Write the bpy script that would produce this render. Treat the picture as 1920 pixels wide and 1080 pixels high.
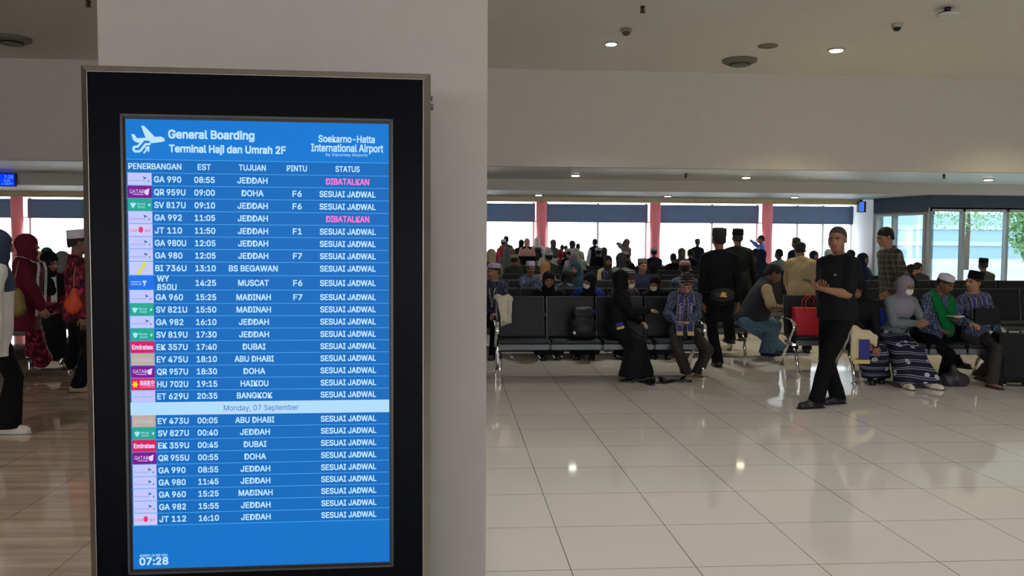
import bpy, bmesh, math, random, os
import numpy as np
from mathutils import Vector, Matrix, Quaternion

for _o in list(bpy.data.objects):
    bpy.data.objects.remove(_o)
SC = bpy.context.scene
COL = SC.collection
random.seed(7)

# ------------------------------------------------------------------ camera
FPX, CAMH = 1580.0, 1.53
_A, _P, _T = math.radians(4.13), math.radians(3.0), 0.006
CF = np.array([math.sin(_A) * math.cos(_P), math.cos(_A) * math.cos(_P), -math.sin(_P)])
_r0 = np.array([math.cos(_A), -math.sin(_A), 0.0])
_u0 = np.cross(_r0, CF)
CR = _r0 * math.cos(_T) + _u0 * math.sin(_T)
CU = -_r0 * math.sin(_T) + _u0 * math.cos(_T)
CC = np.array([0.0, 0.0, CAMH])
cam_data = bpy.data.cameras.new('camera')
cam_data.sensor_width = 36.0
cam_data.lens = 36.0 * FPX / 1920.0
cam_data.clip_start = 0.05
cam_data.clip_end = 500
cam = bpy.data.objects.new('camera', cam_data)
COL.objects.link(cam)
cam.matrix_world = Matrix(((CR[0], CU[0], -CF[0], CC[0]), (CR[1], CU[1], -CF[1], CC[1]),
                           (CR[2], CU[2], -CF[2], CC[2]), (0, 0, 0, 1)))
SC.camera = cam

# ------------------------------------------------------------------ world, exposure
SC.view_settings.view_transform = 'Standard'
SC.view_settings.look = 'None'
SC.view_settings.gamma = 1.0
SC.view_settings.use_curve_mapping = False
SC.view_settings.exposure = 0.25
world = bpy.data.worlds.new('sky')
SC.world = world
world.use_nodes = True
_nt = world.node_tree
_nt.nodes.clear()
_out = _nt.nodes.new('ShaderNodeOutputWorld')
_bg = _nt.nodes.new('ShaderNodeBackground')
_tc = _nt.nodes.new('ShaderNodeTexCoord')
_sp = _nt.nodes.new('ShaderNodeSeparateXYZ')
_rp = _nt.nodes.new('ShaderNodeValToRGB')
_nt.links.new(_tc.outputs['Generated'], _sp.inputs[0])
_nt.links.new(_sp.outputs['Z'], _rp.inputs[0])
_rp.color_ramp.elements[0].position = 0.0
_rp.color_ramp.elements[0].color = (0.98, 0.98, 1.0, 1)
_rp.color_ramp.elements[1].position = 0.5
_rp.color_ramp.elements[1].color = (0.86, 0.93, 1.0, 1)
_nt.links.new(_rp.outputs[0], _bg.inputs[0])
_bg.inputs[1].default_value = 8.0
_nt.links.new(_bg.outputs[0], _out.inputs[0])


# ------------------------------------------------------------------ picture <-> place
def ray(px, py):
    return CF * FPX + (px - 960.0) * CR - (py - 540.0) * CU


def at_y(px, py, Y):
    d = ray(px, py)
    return CC + d * (Y / d[1])


def at_z(px, py, z):
    d = ray(px, py)
    return CC + d * ((z - CAMH) / d[2])


# ------------------------------------------------------------------ materials
def lin(c):
    c = c / 255.0
    return c / 12.92 if c <= 0.04045 else ((c + 0.055) / 1.055) ** 2.4


def L3(rgb):
    return (lin(rgb[0]), lin(rgb[1]), lin(rgb[2]), 1.0)


_mats = {}


def M(name, rgb, rough=0.6, metal=0.0, spec=0.5, sheen=0.0, vary=0.05):
    """Plain surface with a touch of noise in its tone (rgb = reflectance in sRGB 0..255)."""
    if name in _mats:
        return _mats[name]
    m = bpy.data.materials.new(name)
    m.use_nodes = True
    nt = m.node_tree
    b = nt.nodes['Principled BSDF']
    b.inputs['Roughness'].default_value = rough
    b.inputs['Metallic'].default_value = metal
    b.inputs['Specular IOR Level'].default_value = spec
    if sheen:
        b.inputs['Sheen Weight'].default_value = sheen
    n = nt.nodes.new('ShaderNodeTexNoise')
    n.inputs['Scale'].default_value = 9.0
    tc = nt.nodes.new('ShaderNodeTexCoord')
    nt.links.new(tc.outputs['Object'], n.inputs['Vector'])
    r = nt.nodes.new('ShaderNodeValToRGB')
    c = L3(rgb)
    r.color_ramp.elements[0].position = 0.3
    r.color_ramp.elements[1].position = 0.7
    r.color_ramp.elements[0].color = tuple(x * (1 - vary) for x in c[:3]) + (1,)
    r.color_ramp.elements[1].color = tuple(min(1, x * (1 + vary)) for x in c[:3]) + (1,)
    nt.links.new(n.outputs['Fac'], r.inputs[0])
    nt.links.new(r.outputs[0], b.inputs['Base Color'])
    _mats[name] = m
    return m


def EM(name, rgb, strength=1.0):
    """A surface that gives off light (screens, lamp lenses)."""
    if name in _mats:
        return _mats[name]
    m = bpy.data.materials.new(name)
    m.use_nodes = True
    b = m.node_tree.nodes['Principled BSDF']
    b.inputs['Base Color'].default_value = (0.01, 0.01, 0.01, 1)
    b.inputs['Roughness'].default_value = 0.3
    b.inputs['Specular IOR Level'].default_value = 0.05
    b.inputs['Emission Color'].default_value = L3(rgb)
    b.inputs['Emission Strength'].default_value = strength * 0.86
    _mats[name] = m
    return m


def PAT(name, base, motif, kind='leaf', scale=12.0, amount=0.5, rough=0.75, third=None):
    """Woven or printed cloth: a two or three colour procedural pattern in object space."""
    if name in _mats:
        return _mats[name]
    m = bpy.data.materials.new(name)
    m.use_nodes = True
    nt = m.node_tree
    N, K = nt.nodes, nt.links
    b = N['Principled BSDF']
    b.inputs['Roughness'].default_value = rough
    b.inputs['Specular IOR Level'].default_value = 0.25
    tc = N.new('ShaderNodeTexCoord')
    r = N.new('ShaderNodeValToRGB')
    r.color_ramp.interpolation = 'CONSTANT' if kind != 'noise' else 'LINEAR'
    r.color_ramp.elements[0].color = L3(base)
    r.color_ramp.elements[1].color = L3(motif)
    r.color_ramp.elements[1].position = amount
    if kind == 'leaf':
        w = N.new('ShaderNodeTexWave')
        w.inputs['Scale'].default_value = scale * 0.35
        w.inputs['Distortion'].default_value = 9.0
        w.inputs['Detail'].default_value = 2.0
        w.inputs['Detail Scale'].default_value = 2.2
        K.new(tc.outputs['Object'], w.inputs['Vector'])
        K.new(w.outputs['Fac'], r.inputs[0])
    elif kind == 'noise':
        w = N.new('ShaderNodeTexNoise')
        w.inputs['Scale'].default_value = scale
        w.inputs['Detail'].default_value = 3.0
        K.new(tc.outputs['Object'], w.inputs['Vector'])
        K.new(w.outputs['Fac'], r.inputs[0])
        r.color_ramp.elements[0].position = amount - 0.08
        r.color_ramp.elements[1].position = amount + 0.08
    elif kind == 'ring':
        v = N.new('ShaderNodeTexVoronoi')
        v.inputs['Scale'].default_value = scale * 0.5
        v.inputs['Randomness'].default_value = 0.35
        K.new(tc.outputs['Object'], v.inputs['Vector'])
        w = N.new('ShaderNodeTexWave')
        w.bands_direction = 'Z'
        w.inputs['Scale'].default_value = scale * 0.26
        w.inputs['Distortion'].default_value = 3.2
        w.inputs['Detail'].default_value = 0.0
        w.inputs['Detail Scale'].default_value = 0.8
        K.new(tc.outputs['Object'], w.inputs['Vector'])
        # a ring where the cell distance lies in a narrow band, a double line where the wave peaks
        c1 = N.new('ShaderNodeMath'); c1.operation = 'COMPARE'
        K.new(v.outputs['Distance'], c1.inputs[0]); c1.inputs[1].default_value = 0.19; c1.inputs[2].default_value = 0.065
        c2 = N.new('ShaderNodeMath'); c2.operation = 'COMPARE'
        K.new(w.outputs['Fac'], c2.inputs[0]); c2.inputs[1].default_value = 0.86; c2.inputs[2].default_value = 0.055
        mx = N.new('ShaderNodeMath'); mx.operation = 'MAXIMUM'
        K.new(c1.outputs[0], mx.inputs[0]); K.new(c2.outputs[0], mx.inputs[1])
        K.new(mx.outputs[0], r.inputs[0])
        r.color_ramp.elements[1].position = 0.5
    elif kind == 'plaid':
        sp = N.new('ShaderNodeSeparateXYZ')
        K.new(tc.outputs['Object'], sp.inputs[0])
        acc = None
        for ax in ('X', 'Z'):
            a = N.new('ShaderNodeMath'); a.operation = 'MULTIPLY'
            K.new(sp.outputs[ax], a.inputs[0]); a.inputs[1].default_value = scale
            f = N.new('ShaderNodeMath'); f.operation = 'FRACT'
            K.new(a.outputs[0], f.inputs[0])
            g = N.new('ShaderNodeMath'); g.operation = 'LESS_THAN'
            K.new(f.outputs[0], g.inputs[0]); g.inputs[1].default_value = amount
            if acc is None:
                acc = g
            else:
                s = N.new('ShaderNodeMath'); s.operation = 'ADD'
                K.new(acc.outputs[0], s.inputs[0]); K.new(g.outputs[0], s.inputs[1]); acc = s
        h = N.new('ShaderNodeMath'); h.operation = 'MULTIPLY'; h.inputs[1].default_value = 0.5
        K.new(acc.outputs[0], h.inputs[0])
        r.color_ramp.interpolation = 'LINEAR'
        r.color_ramp.elements[1].position = 1.0
        K.new(h.outputs[0], r.inputs[0])
    elif kind == 'stripe':
        w = N.new('ShaderNodeTexWave')
        w.bands_direction = 'X'
        w.inputs['Scale'].default_value = scale
        w.inputs['Distortion'].default_value = 0.6
        K.new(tc.outputs['Object'], w.inputs['Vector'])
        K.new(w.outputs['Fac'], r.inputs[0])
    elif kind == 'band':
        w = N.new('ShaderNodeTexWave')
        w.bands_direction = 'Z'
        w.inputs['Scale'].default_value = scale
        w.inputs['Distortion'].default_value = 1.0
        K.new(tc.outputs['Object'], w.inputs['Vector'])
        K.new(w.outputs['Fac'], r.inputs[0])
    if third:
        e = r.color_ramp.elements.new(min(0.97, amount + 0.28))
        e.color = L3(third)
    K.new(r.outputs[0], b.inputs['Base Color'])
    _mats[name] = m
    return m


def GLASS(name, tint, gloss=0.08):
    """Window pane: clear, faintly reflecting, lets daylight through."""
    m = bpy.data.materials.new(name)
    m.use_nodes = True
    nt = m.node_tree
    nt.nodes.remove(nt.nodes['Principled BSDF'])
    o = nt.nodes['Material Output']
    t = nt.nodes.new('ShaderNodeBsdfTransparent')
    t.inputs[0].default_value = tuple(tint) + (1,)
    g = nt.nodes.new('ShaderNodeBsdfGlossy')
    g.inputs['Roughness'].default_value = 0.02
    mx = nt.nodes.new('ShaderNodeMixShader')
    mx.inputs[0].default_value = gloss
    nt.links.new(t.outputs[0], mx.inputs[1])
    nt.links.new(g.outputs[0], mx.inputs[2])
    nt.links.new(mx.outputs[0], o.inputs[0])
    return m


# ------------------------------------------------------------------ mesh helpers
def tag(o, label=None, cat=None, group=None, kind=None):
    if label: o['label'] = label
    if cat: o['category'] = cat
    if group: o['group'] = group
    if kind: o['kind'] = kind
    return o


def link(name, me, mats=None, parent=None):
    o = bpy.data.objects.new(name, me)
    COL.objects.link(o)
    if mats is not None:
        for m in (mats if isinstance(mats, (list, tuple)) else [mats]):
            me.materials.append(m)
    if parent is not None:
        o.parent = parent
    return o


def empty(name, loc=(0, 0, 0), rz=0.0):
    o = bpy.data.objects.new(name, None)
    o.empty_display_size = 0.1
    COL.objects.link(o)
    o.location = loc
    o.rotation_euler = (0, 0, rz)
    return o


class MB:
    """Collects simple shapes and links them as ONE mesh object."""

    def __init__(self):
        self.bm = bmesh.new()
        self.mi = 0

    def _mark(self, faces, smooth=False):
        for f in faces:
            f.material_index = self.mi
            f.smooth = smooth

    def box(self, lo, hi, bevel=0.0, mat=None):
        lo, hi = Vector(lo), Vector(hi)
        c = (lo + hi) / 2
        r = bmesh.ops.create_cube(self.bm, size=1.0)
        vs = r['verts']
        for v in vs:
            v.co = Vector((v.co.x * (hi.x - lo.x), v.co.y * (hi.y - lo.y), v.co.z * (hi.z - lo.z))) + c
        fs = list({f for v in vs for f in v.link_faces})
        self._mark(fs)
        if bevel > 0:
            es = list({e for v in vs for e in v.link_edges})
            rr = bmesh.ops.bevel(self.bm, geom=es, offset=bevel, segments=2, profile=0.6, affect='EDGES')
            self._mark(rr['faces'], False)
            vs = list({v for f in rr['faces'] for v in f.verts} | {v for v in vs if v.is_valid})
        if mat is not None:
            bmesh.ops.transform(self.bm, matrix=mat, verts=[v for v in vs if v.is_valid])
        return self

    def tube(self, pts, r, seg=8, closed=False, flat=None, cap=True):
        """Sweep a round (or flat=(w,h) elliptical) section along the points."""
        pts = [Vector(p) for p in pts]
        n = len(pts)
        rad = r if isinstance(r, (list, tuple)) else [r] * n
        rings = []
        prev_x = None
        for i, p in enumerate(pts):
            if closed:
                t = (pts[(i + 1) % n] - pts[i - 1]).normalized()
            else:
                a = pts[max(0, i - 1)]
                b = pts[min(n - 1, i + 1)]
                t = (b - a).normalized()
            if prev_x is None:
                up = Vector((0, 0, 1)) if abs(t.z) < 0.9 else Vector((1, 0, 0))
                x = t.cross(up).normalized()
            else:
                x = (prev_x - t * prev_x.dot(t)).normalized()
            prev_x = x
            y = t.cross(x).normalized()
            ring = []
            for k in range(seg):
                a = 2 * math.pi * k / seg
                fx, fy = (rad[i], rad[i]) if flat is None else (flat[0], flat[1])
                ring.append(self.bm.verts.new(p + x * (fx * math.cos(a)) + y * (fy * math.sin(a))))
            rings.append(ring)
        fs = []
        m = n if closed else n - 1
        for i in range(m):
            a, b = rings[i], rings[(i + 1) % n]
            for k in range(seg):
                fs.append(self.bm.faces.new((a[k], a[(k + 1) % seg], b[(k + 1) % seg], b[k])))
        self._mark(fs, True)
        if cap and not closed:
            self._mark([self.bm.faces.new(rings[0][::-1]), self.bm.faces.new(rings[-1])], False)
        return self

    def lathe(self, prof, c=(0, 0, 0), seg=24, sx=1.0, sy=1.0, smooth=True):
        """Turn (radius, z) pairs about the vertical through c."""
        c = Vector(c)
        rings = []
        for r, z in prof:
            rings.append([self.bm.verts.new(c + Vector((sx * r * math.cos(2 * math.pi * k / seg),
                                                        sy * r * math.sin(2 * math.pi * k / seg), z))) for k in range(seg)])
        fs = []
        for a, b in zip(rings, rings[1:]):
            for k in range(seg):
                fs.append(self.bm.faces.new((a[k], a[(k + 1) % seg], b[(k + 1) % seg], b[k])))
        self._mark(fs, smooth)
        self._mark([self.bm.faces.new(rings[0][::-1]), self.bm.faces.new(rings[-1])], False)
        return self

    def prism(self, poly, d0, d1, axis='y'):
        """Extrude a 2D outline between d0 and d1 along an axis (poly in the other two axes)."""
        def P(u, v, d):
            return {'y': (u, d, v), 'x': (d, u, v), 'z': (u, v, d)}[axis]
        a = [self.bm.verts.new(P(u, v, d0)) for u, v in poly]
        b = [self.bm.verts.new(P(u, v, d1)) for u, v in poly]
        n = len(poly)
        fs = [self.bm.faces.new(a[::-1]), self.bm.faces.new(b)]
        for k in range(n):
            fs.append(self.bm.faces.new((a[k], a[(k + 1) % n], b[(k + 1) % n], b[k])))
        self._mark(fs)
        return self

    def quad(self, *pts):
        self._mark([self.bm.faces.new([self.bm.verts.new(p) for p in pts])])
        return self

    def build(self, name, mats=None, parent=None, fix=True):
        if fix:
            bmesh.ops.recalc_face_normals(self.bm, faces=self.bm.faces[:])
        me = bpy.data.meshes.new(name)
        self.bm.to_mesh(me)
        self.bm.free()
        return link(name, me, mats, parent)


def struct(o):
    o['kind'] = 'structure'
    return o


def children_of(o):
    return list(o.children)


def copy_tree(o, parent=None):
    c = o.copy()
    COL.objects.link(c)
    if parent is not None:
        c.parent = parent
    for ch in children_of(o):
        copy_tree(ch, c)
    return c

# ================================================================== THE SETTING
Y1, Y2, YG, YW = 14.6, 17.4, 19.8, 30.0    # first bulkhead, second bulkhead, gold beam, window wall
Z1, Z2, Z3, Z4 = 4.53, 2.87, 2.64, 3.04     # the ceiling heights from front to back
XL, XR, YB = -21.0, 24.0, -9.0


def floor_mat():
    m = bpy.data.materials.new('polished_tile')
    m.use_nodes = True
    nt = m.node_tree
    N, K = nt.nodes, nt.links
    b = N['Principled BSDF']
    b.inputs['Roughness'].default_value = 0.05
    b.inputs['Specular IOR Level'].default_value = 1.0
    tc = N.new('ShaderNodeTexCoord')
    mp = N.new('ShaderNodeMapping')
    mp.inputs['Location'].default_value = (-0.565, -4.46, 0)
    K.new(tc.outputs['Object'], mp.inputs[0])
    br = N.new('ShaderNodeTexBrick')
    br.offset = 0.0
    br.squash = 1.0
    br.inputs['Scale'].default_value = 1.0
    br.inputs['Mortar Size'].default_value = 0.0022
    br.inputs['Mortar Smooth'].default_value = 0.0
    br.inputs['Bias'].default_value = -0.2
    br.inputs['Brick Width'].default_value = 0.6
    br.inputs['Row Height'].default_value = 0.6
    K.new(mp.outputs[0], br.inputs['Vector'])
    # cream porcelain on the right, streaked brown stone left of the column
    nz = N.new('ShaderNodeTexNoise')
    nz.inputs['Scale'].default_value = 0.7
    K.new(tc.outputs['Object'], nz.inputs['Vector'])
    cream = N.new('ShaderNodeValToRGB')
    cream.color_ramp.elements[0].color = L3((220, 215, 206))
    cream.color_ramp.elements[1].color = L3((230, 225, 216))
    K.new(nz.outputs['Fac'], cream.inputs[0])
    mp2 = N.new('ShaderNodeMapping')
    mp2.inputs['Scale'].default_value = (0.9, 9.0, 1)
    K.new(tc.outputs['Object'], mp2.inputs[0])
    st = N.new('ShaderNodeTexNoise')
    st.inputs['Scale'].default_value = 1.3
    st.inputs['Detail'].default_value = 5.0
    K.new(mp2.outputs[0], st.inputs['Vector'])
    brown = N.new('ShaderNodeValToRGB')
    brown.color_ramp.elements[0].position = 0.3
    brown.color_ramp.elements[1].position = 0.72
    brown.color_ramp.elements[0].color = L3((140, 120, 102))
    brown.color_ramp.elements[1].color = L3((182, 164, 145))
    K.new(st.outputs['Fac'], brown.inputs[0])
    sp = N.new('ShaderNodeSeparateXYZ')
    K.new(tc.outputs['Object'], sp.inputs[0])
    lt = N.new('ShaderNodeMath')
    lt.operation = 'LESS_THAN'
    K.new(sp.outputs['X'], lt.inputs[0])
    lt.inputs[1].default_value = -0.635
    mx = N.new('ShaderNodeMix')
    mx.data_type = 'RGBA'
    K.new(lt.outputs[0], mx.inputs['Factor'])
    K.new(cream.outputs[0], mx.inputs['A'])
    K.new(brown.outputs[0], mx.inputs['B'])
    gr = N.new('ShaderNodeMix')
    gr.data_type = 'RGBA'
    K.new(br.outputs['Fac'], gr.inputs['Factor'])
    K.new(mx.outputs['Result'], gr.inputs['A'])
    gr.inputs['B'].default_value = L3((96, 88, 78))
    K.new(gr.outputs['Result'], b.inputs['Base Color'])
    return m


white_paint = M('white_paint', (214, 210, 203), 0.85, spec=0.2, vary=0.012)
ceil_paint = M('ceiling_paint', (236, 233, 227), 0.9, spec=0.15, vary=0.012)
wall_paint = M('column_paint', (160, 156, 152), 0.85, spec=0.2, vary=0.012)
gold = M('gold_beam_paint', (236, 218, 172), 0.5)
red_paint = M('red_column_paint', (206, 104, 112), 0.45)
blind_cloth = M('blind_cloth', (96, 112, 134), 0.8)
_n = blind_cloth.node_tree
_t = _n.nodes.new('ShaderNodeBsdfTranslucent'); _t.inputs[0].default_value = L3((96, 116, 140))
_x = _n.nodes.new('ShaderNodeMixShader'); _x.inputs[0].default_value = 0.34
_n.links.new(_n.nodes['Principled BSDF'].outputs[0], _x.inputs[1]); _n.links.new(_t.outputs[0], _x.inputs[2])
_n.links.new(_x.outputs[0], _n.nodes['Material Output'].inputs[0])
alu = M('window_aluminium', (196, 196, 192), 0.5)
wood_mull = M('brown_mullion', (140, 112, 92), 0.5)
clear_glass = GLASS('clear_glass', (0.97, 0.98, 0.98))
blue_glass = GLASS('blue_glass', (0.46, 0.535, 0.56), 0.06)

struct(MB().box((XL, YB, -0.2), (XR, YW + 0.25, 0.0)).build('floor', floor_mat()))
struct(MB().box((XL, YB, Z1), (XR, Y1, Z1 + 0.2)).build('ceiling', ceil_paint))
struct(MB().box((XL, Y1, Z2), (XR, Y1 + 0.15, Z1 + 0.2)).build('trim_1', white_paint))
struct(MB().box((XL, Y1 + 0.15, Z2), (XR, Y2, Z2 + 0.2)).build('ceiling', M('strip_ceiling_paint', (240, 240, 236), 0.42, spec=0.5, vary=0.01)))
struct(MB().box((XL, Y2, Z3), (XR, Y2 + 0.12, Z2 + 0.2)).build('trim_2', white_paint))
BRIGHT = M('bright_ceiling_paint', (236, 238, 234), 0.42, vary=0.01)
_w0, _w1, _w2 = at_y(1598, 460, YW), at_y(1636, 460, 19.35), at_y(1742, 460, 17.62)
struct(MB().prism([(XL, Y2 + 0.12), (XR, Y2 + 0.12), (XR, 17.9), (_w2[0], 17.9), (_w1[0] + 0.2, YG), (XL, YG)], Z3, Z3 + 0.2, 'z').build('ceiling', BRIGHT))
struct(MB().prism([(XL, YG + 0.14), (_w1[0] + 0.2, YG + 0.14), (_w0[0] + 0.2, YW + 0.3), (XL, YW + 0.3)], Z4, Z4 + 0.2, 'z').build('ceiling', BRIGHT))
struct(MB().box((XL - 0.2, YB, -0.2), (XL, YW + 0.3, Z1 + 0.2)).build('wall_left', white_paint))
struct(MB().box((XR, YB, -0.2), (XR + 0.2, YW + 0.3, Z1 + 0.2)).build('wall_right', white_paint))

# the wall behind the camera; its open slot is added, sized for fill daylight
struct(MB().box((XL, YB - 0.2, 0.0), (-12.0, YB, Z1)).box((-12.0, YB - 0.2, 0.0), (14.0, YB, 0.9)).box((-12.0, YB - 0.2, 1.85), (14.0, YB, Z1)).box((14.0, YB - 0.2, 0.0), (XR, YB, Z1)).build('wall_back', white_paint))

# square column behind the display
cx0, cx1, cy0 = -1.108, 0.1165, 2.764
struct(MB().box((cx0, cy0, 0.0), (cx1, cy0 + 1.15, Z1), bevel=0.004).build('pillar', wall_paint))
struct(MB().box((cx0 - 0.006, cy0 - 0.006, 0.0), (cx1 + 0.006, cy0 + 1.156, 0.10), bevel=0.003).build('baseboard_pillar', M('pillar_skirting', (120, 116, 112), 0.3)))

# ---- window wall
far_x1 = at_y(1598, 430, YW)[0]
struct(MB().box((XL, YW, 0.0), (far_x1, YW + 0.2, 0.42)).build('wall_far', white_paint))
struct(MB().box((XL, YG, 2.525), (at_y(1618, 380, YG)[0], YG + 0.14, Z4 + 0.2)).build('trim_3', gold))
cols_px = [33, 1015, 1228, 1438]
col_x = [at_y(p, 430, YW - 0.35)[0] for p in cols_px]
step = (col_x[3] - col_x[1]) / 2
col_all = [col_x[0] - step, col_x[0], col_x[0] + step, col_x[0] + 2 * step, col_x[0] + 3 * step] + col_x[1:]
for cxx in col_all:
    struct(MB().lathe([(0.19, 0.0), (0.19, Z4)], (cxx, YW - 0.36, 0), 32).build('pillar', red_paint))
edges = [XL] + col_all + [far_x1 + 0.2]
wi = 0
BAY = ['roller blind of the window bay farthest left, behind the pillar and kiosk', 'roller blind at the far left above the maroon-dressed woman',
       'roller blind hidden behind the kiosk, second bay from the left red column', 'roller blind behind the kiosk, third bay from the left red column',
       'roller blind behind the white pillar', 'roller blind beside the pillar, left of the first red column seen right of it',
       'roller blind between the two red columns nearest the pillar', 'roller blind between the middle and the right red column',
       'roller blind over the three-pane bay beside the white corner']
for a, b in zip(edges, edges[1:]):
    if b - a < 0.8:
        continue
    wi += 1
    w = struct(MB().box((a + 0.02, YW + 0.06, 0.42), (b - 0.02, YW + 0.075, 3.02)).build('window_%d' % wi, clear_glass))
    fr = MB()
    nm = 2
    if b > far_x1 + 0.1:
        ms = [at_y(p, 430, YW)[0] for p in (1495, 1543)]
    else:
        ms = [(a + b) / 2]
    if abs(a - col_x[1]) < 0.05:
        ms = [at_y(1121, 430, YW)[0]]
    if abs(a - col_x[2]) < 0.05:
        ms = [at_y(1335, 430, YW)[0]]
    for x in [a + 0.24] + ms + [b - 0.24]:
        fr.box((x - 0.035, YW + 0.0, 0.42), (x + 0.035, YW + 0.12, 3.02))
    fr.box((a, YW, 0.42), (b, YW + 0.12, 0.48))
    fr.box((a, YW, 2.31), (b, YW + 0.12, 2.36))
    fr.build('window_frame', alu, w)
    bl = MB().box((a + 0.19, YW - 0.05, 2.34), (b - 0.19, YW - 0.03, 2.965))
    bl.tube([(a + 0.19, YW - 0.04, 2.345), (b - 0.19, YW - 0.04, 2.345)], 0.018)
    o = bl.build('roller_blind', blind_cloth)
    tag(o, BAY[min(wi - 1, len(BAY) - 1)], 'blind', 'roller blinds on the far windows')

# white side wall running back to the far windows, then the slanting and the straight glazed walls
def ground_at(px, Y):
    p = at_y(px, 460, Y)
    return Vector((p[0], p[1], 0.0))


W0, W1, W2 = ground_at(1598, YW), ground_at(1636, 19.35), ground_at(1742, 17.62)
W3 = Vector((XR, 17.62, 0.0))


def wall_box(mb, A, B, t0, t1, n0, n1, z0, z1):
    """Box along the line A to B seen from the hall: t along it, n outwards."""
    d = (B - A).normalized()
    mt = Matrix.Translation(A) @ Matrix.Rotation(math.atan2(d.y, d.x), 4, 'Z')
    mb.box((t0, n0, z0), (t1, n1, z1), mat=mt)


mb = MB(); wall_box(mb, W0, W1, -0.2, (W1 - W0).length, 0.0, 0.22, 0.0, Z4)
struct(mb.build('wall_corner', M('corner_paint', (212, 216, 224), 0.7, vary=0.012)))
SLATE = M('slate_blind', (74, 88, 104), 0.7)


def cross_t(A, B, px):
    d = ray(px, 460)
    e = B - A
    # A + e*s on the ray through the camera: cross product in plan
    s = -(A.x * d[1] - A.y * d[0]) / (e.x * d[1] - e.y * d[0])
    return s * e.length


for wi_, (A, B, pxs, zt, lb) in enumerate(((W1, W2, (1640, 1672, 1731), 2.24, 'slate blind above the two narrow slanting panes beside the white side wall'),
                                           (W2, W3, (1806, 1888), 2.31, 'long slate blind above the wide blue-tinted windows at the right'))):
    L_ = (B - A).length
    mb = MB(); wall_box(mb, A, B, 0, L_, 0.0, 0.2, 0.0, 0.42); struct(mb.build('wall_glazed', white_paint))
    mb = MB(); wall_box(mb, A, B, 0, L_, 0.0, 0.08, zt + 0.03, Z3 + 0.02)
    o = mb.build('roller_blind', SLATE); tag(o, lb, 'blind')
    mb = MB(); wall_box(mb, A, B, 0, L_, 0.09, 0.105, 0.42, zt + 0.06); w = struct(mb.build('window_%d' % (9 + wi_), blue_glass))
    fr = MB()
    ts = [cross_t(A, B, p) for p in pxs]
    if wi_:
        ts = [0.02] + ts + [ts[-1] + 1.02 * k for k in range(1, 12) if ts[-1] + 1.02 * k < L_]
    for tt in ts:
        wall_box(fr, A, B, tt - 0.03, tt + 0.03, 0.0, 0.13, 0.42, zt + 0.06)
    wall_box(fr, A, B, 0, L_, 0.0, 0.13, zt - 0.02, zt + 0.06)
    wall_box(fr, A, B, 0, L_, 0.0, 0.13, 0.42, 0.50)
    fr.build('window_frame', alu, w)

# ================================================================== OUTSIDE
struct(MB().box((-90, 17.9, -0.35), (110, 190, -0.25)).build('ground_outside', M('apron_concrete', (196, 198, 198), 0.9)))


def tree(loc, h, rad, mats, label):
    t = empty('tree', loc)
    tag(t, label, 'tree')
    rng = random.Random(int(h * 100 + rad * 1000))
    MB().tube([(0, 0, 0), (0.1, 0, h * 0.4), (0.0, 0.1, h * 0.7)], [0.22, 0.16, 0.08]).build('trunk', M('bark', (98, 82, 66), 0.9), t)
    c = MB()
    for k in range(2600):
        v = Vector((rng.gauss(0, 1), rng.gauss(0, 1), rng.gauss(0, 1))).normalized() * rng.uniform(0.45, 1.0)
        p = Vector((v.x * rad, v.y * rad, h * 0.66 + v.z * h * 0.36))
        n = Vector((rng.gauss(0, 1), rng.gauss(0, 1), rng.gauss(0, 1))).normalized()
        x = n.orthogonal().normalized(); y = n.cross(x)
        s = rng.uniform(0.045, 0.10) * (1 + rad * 0.12)
        c.quad(p + x * s, p + y * s * 0.6, p - x * s, p - y * s * 0.6)
    o = c.build('foliage', mats, t, fix=False)
    return t


leaf_mat = PAT('leaf_green', (120, 158, 104), (160, 190, 132), 'noise', 1.2, 0.5)
for i, (px, Y, h, rd, lb) in enumerate([(1950, 23.5, 4.0, 0.95, 'green tree just outside the last pane of slanting windows'),
                                        (2040, 26.0, 4.2, 1.3, 'green tree beyond the frame edge outside slanting windows'),
                                        (1812, 62.0, 9.0, 4.5, 'pale distant tree seen through the middle slanting pane')]):
    p = at_y(px, 460, Y)
    tree((p[0], p[1], -0.25), h, rd, leaf_mat, lb)

# far car-park building and parked vehicles
p = at_y(1790, 460, 120)
bd = empty('car_park_building', (p[0], p[1], -0.25)); tag(bd, 'pale blue long car park building outside the slanting windows', 'building')
MB().box((-17, 0, 0), (22, 12, 6.6)).build('wall', M('pale_blue_render', (172, 188, 198), 0.9), bd)
mb = MB()
for k in range(2):
    mb.box((-17.2, -0.4, 1.9 + 2.4 * k), (22.2, 0, 2.5 + 2.4 * k))
mb.build('parapet', M('pale_parapet', (205, 220, 226), 0.9), bd)


# made-up bus; its band stands in for a pink smear in the left window
p = at_y(108, 460, 44)
t = empty('stand_in_bus', (p[0], p[1], -0.25)); tag(t, 'made-up white bus, its pink band standing for a smear outside the left window', 'bus')
MB().box((-3.4, -1.2, 0.4), (3.4, 1.2, 3.0), bevel=0.15).build('body', M('bus_white', (240, 240, 242), 0.4), t)
MB().box((-3.0, -1.22, 1.62), (2.4, 1.22, 1.95)).build('stripe', M('smear_pink', (226, 150, 200), 0.4), t)
MB().box((-3.0, -1.21, 2.05), (3.0, 1.21, 2.6)).build('window', M('bus_glass', (190, 215, 225), 0.2), t)
for x in (-2.2, 2.2):
    for y in (-1.1, 1.1):
        o = MB().lathe([(0.15, -0.12), (0.45, -0.1), (0.45, 0.1), (0.15, 0.12)], (0, 0, 0), 18).build('wheel', M('tyre', (30, 30, 32), 0.8), t)
        o.location = (x, y, 0.45); o.rotation_euler = (math.pi / 2, 0, 0)

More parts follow.
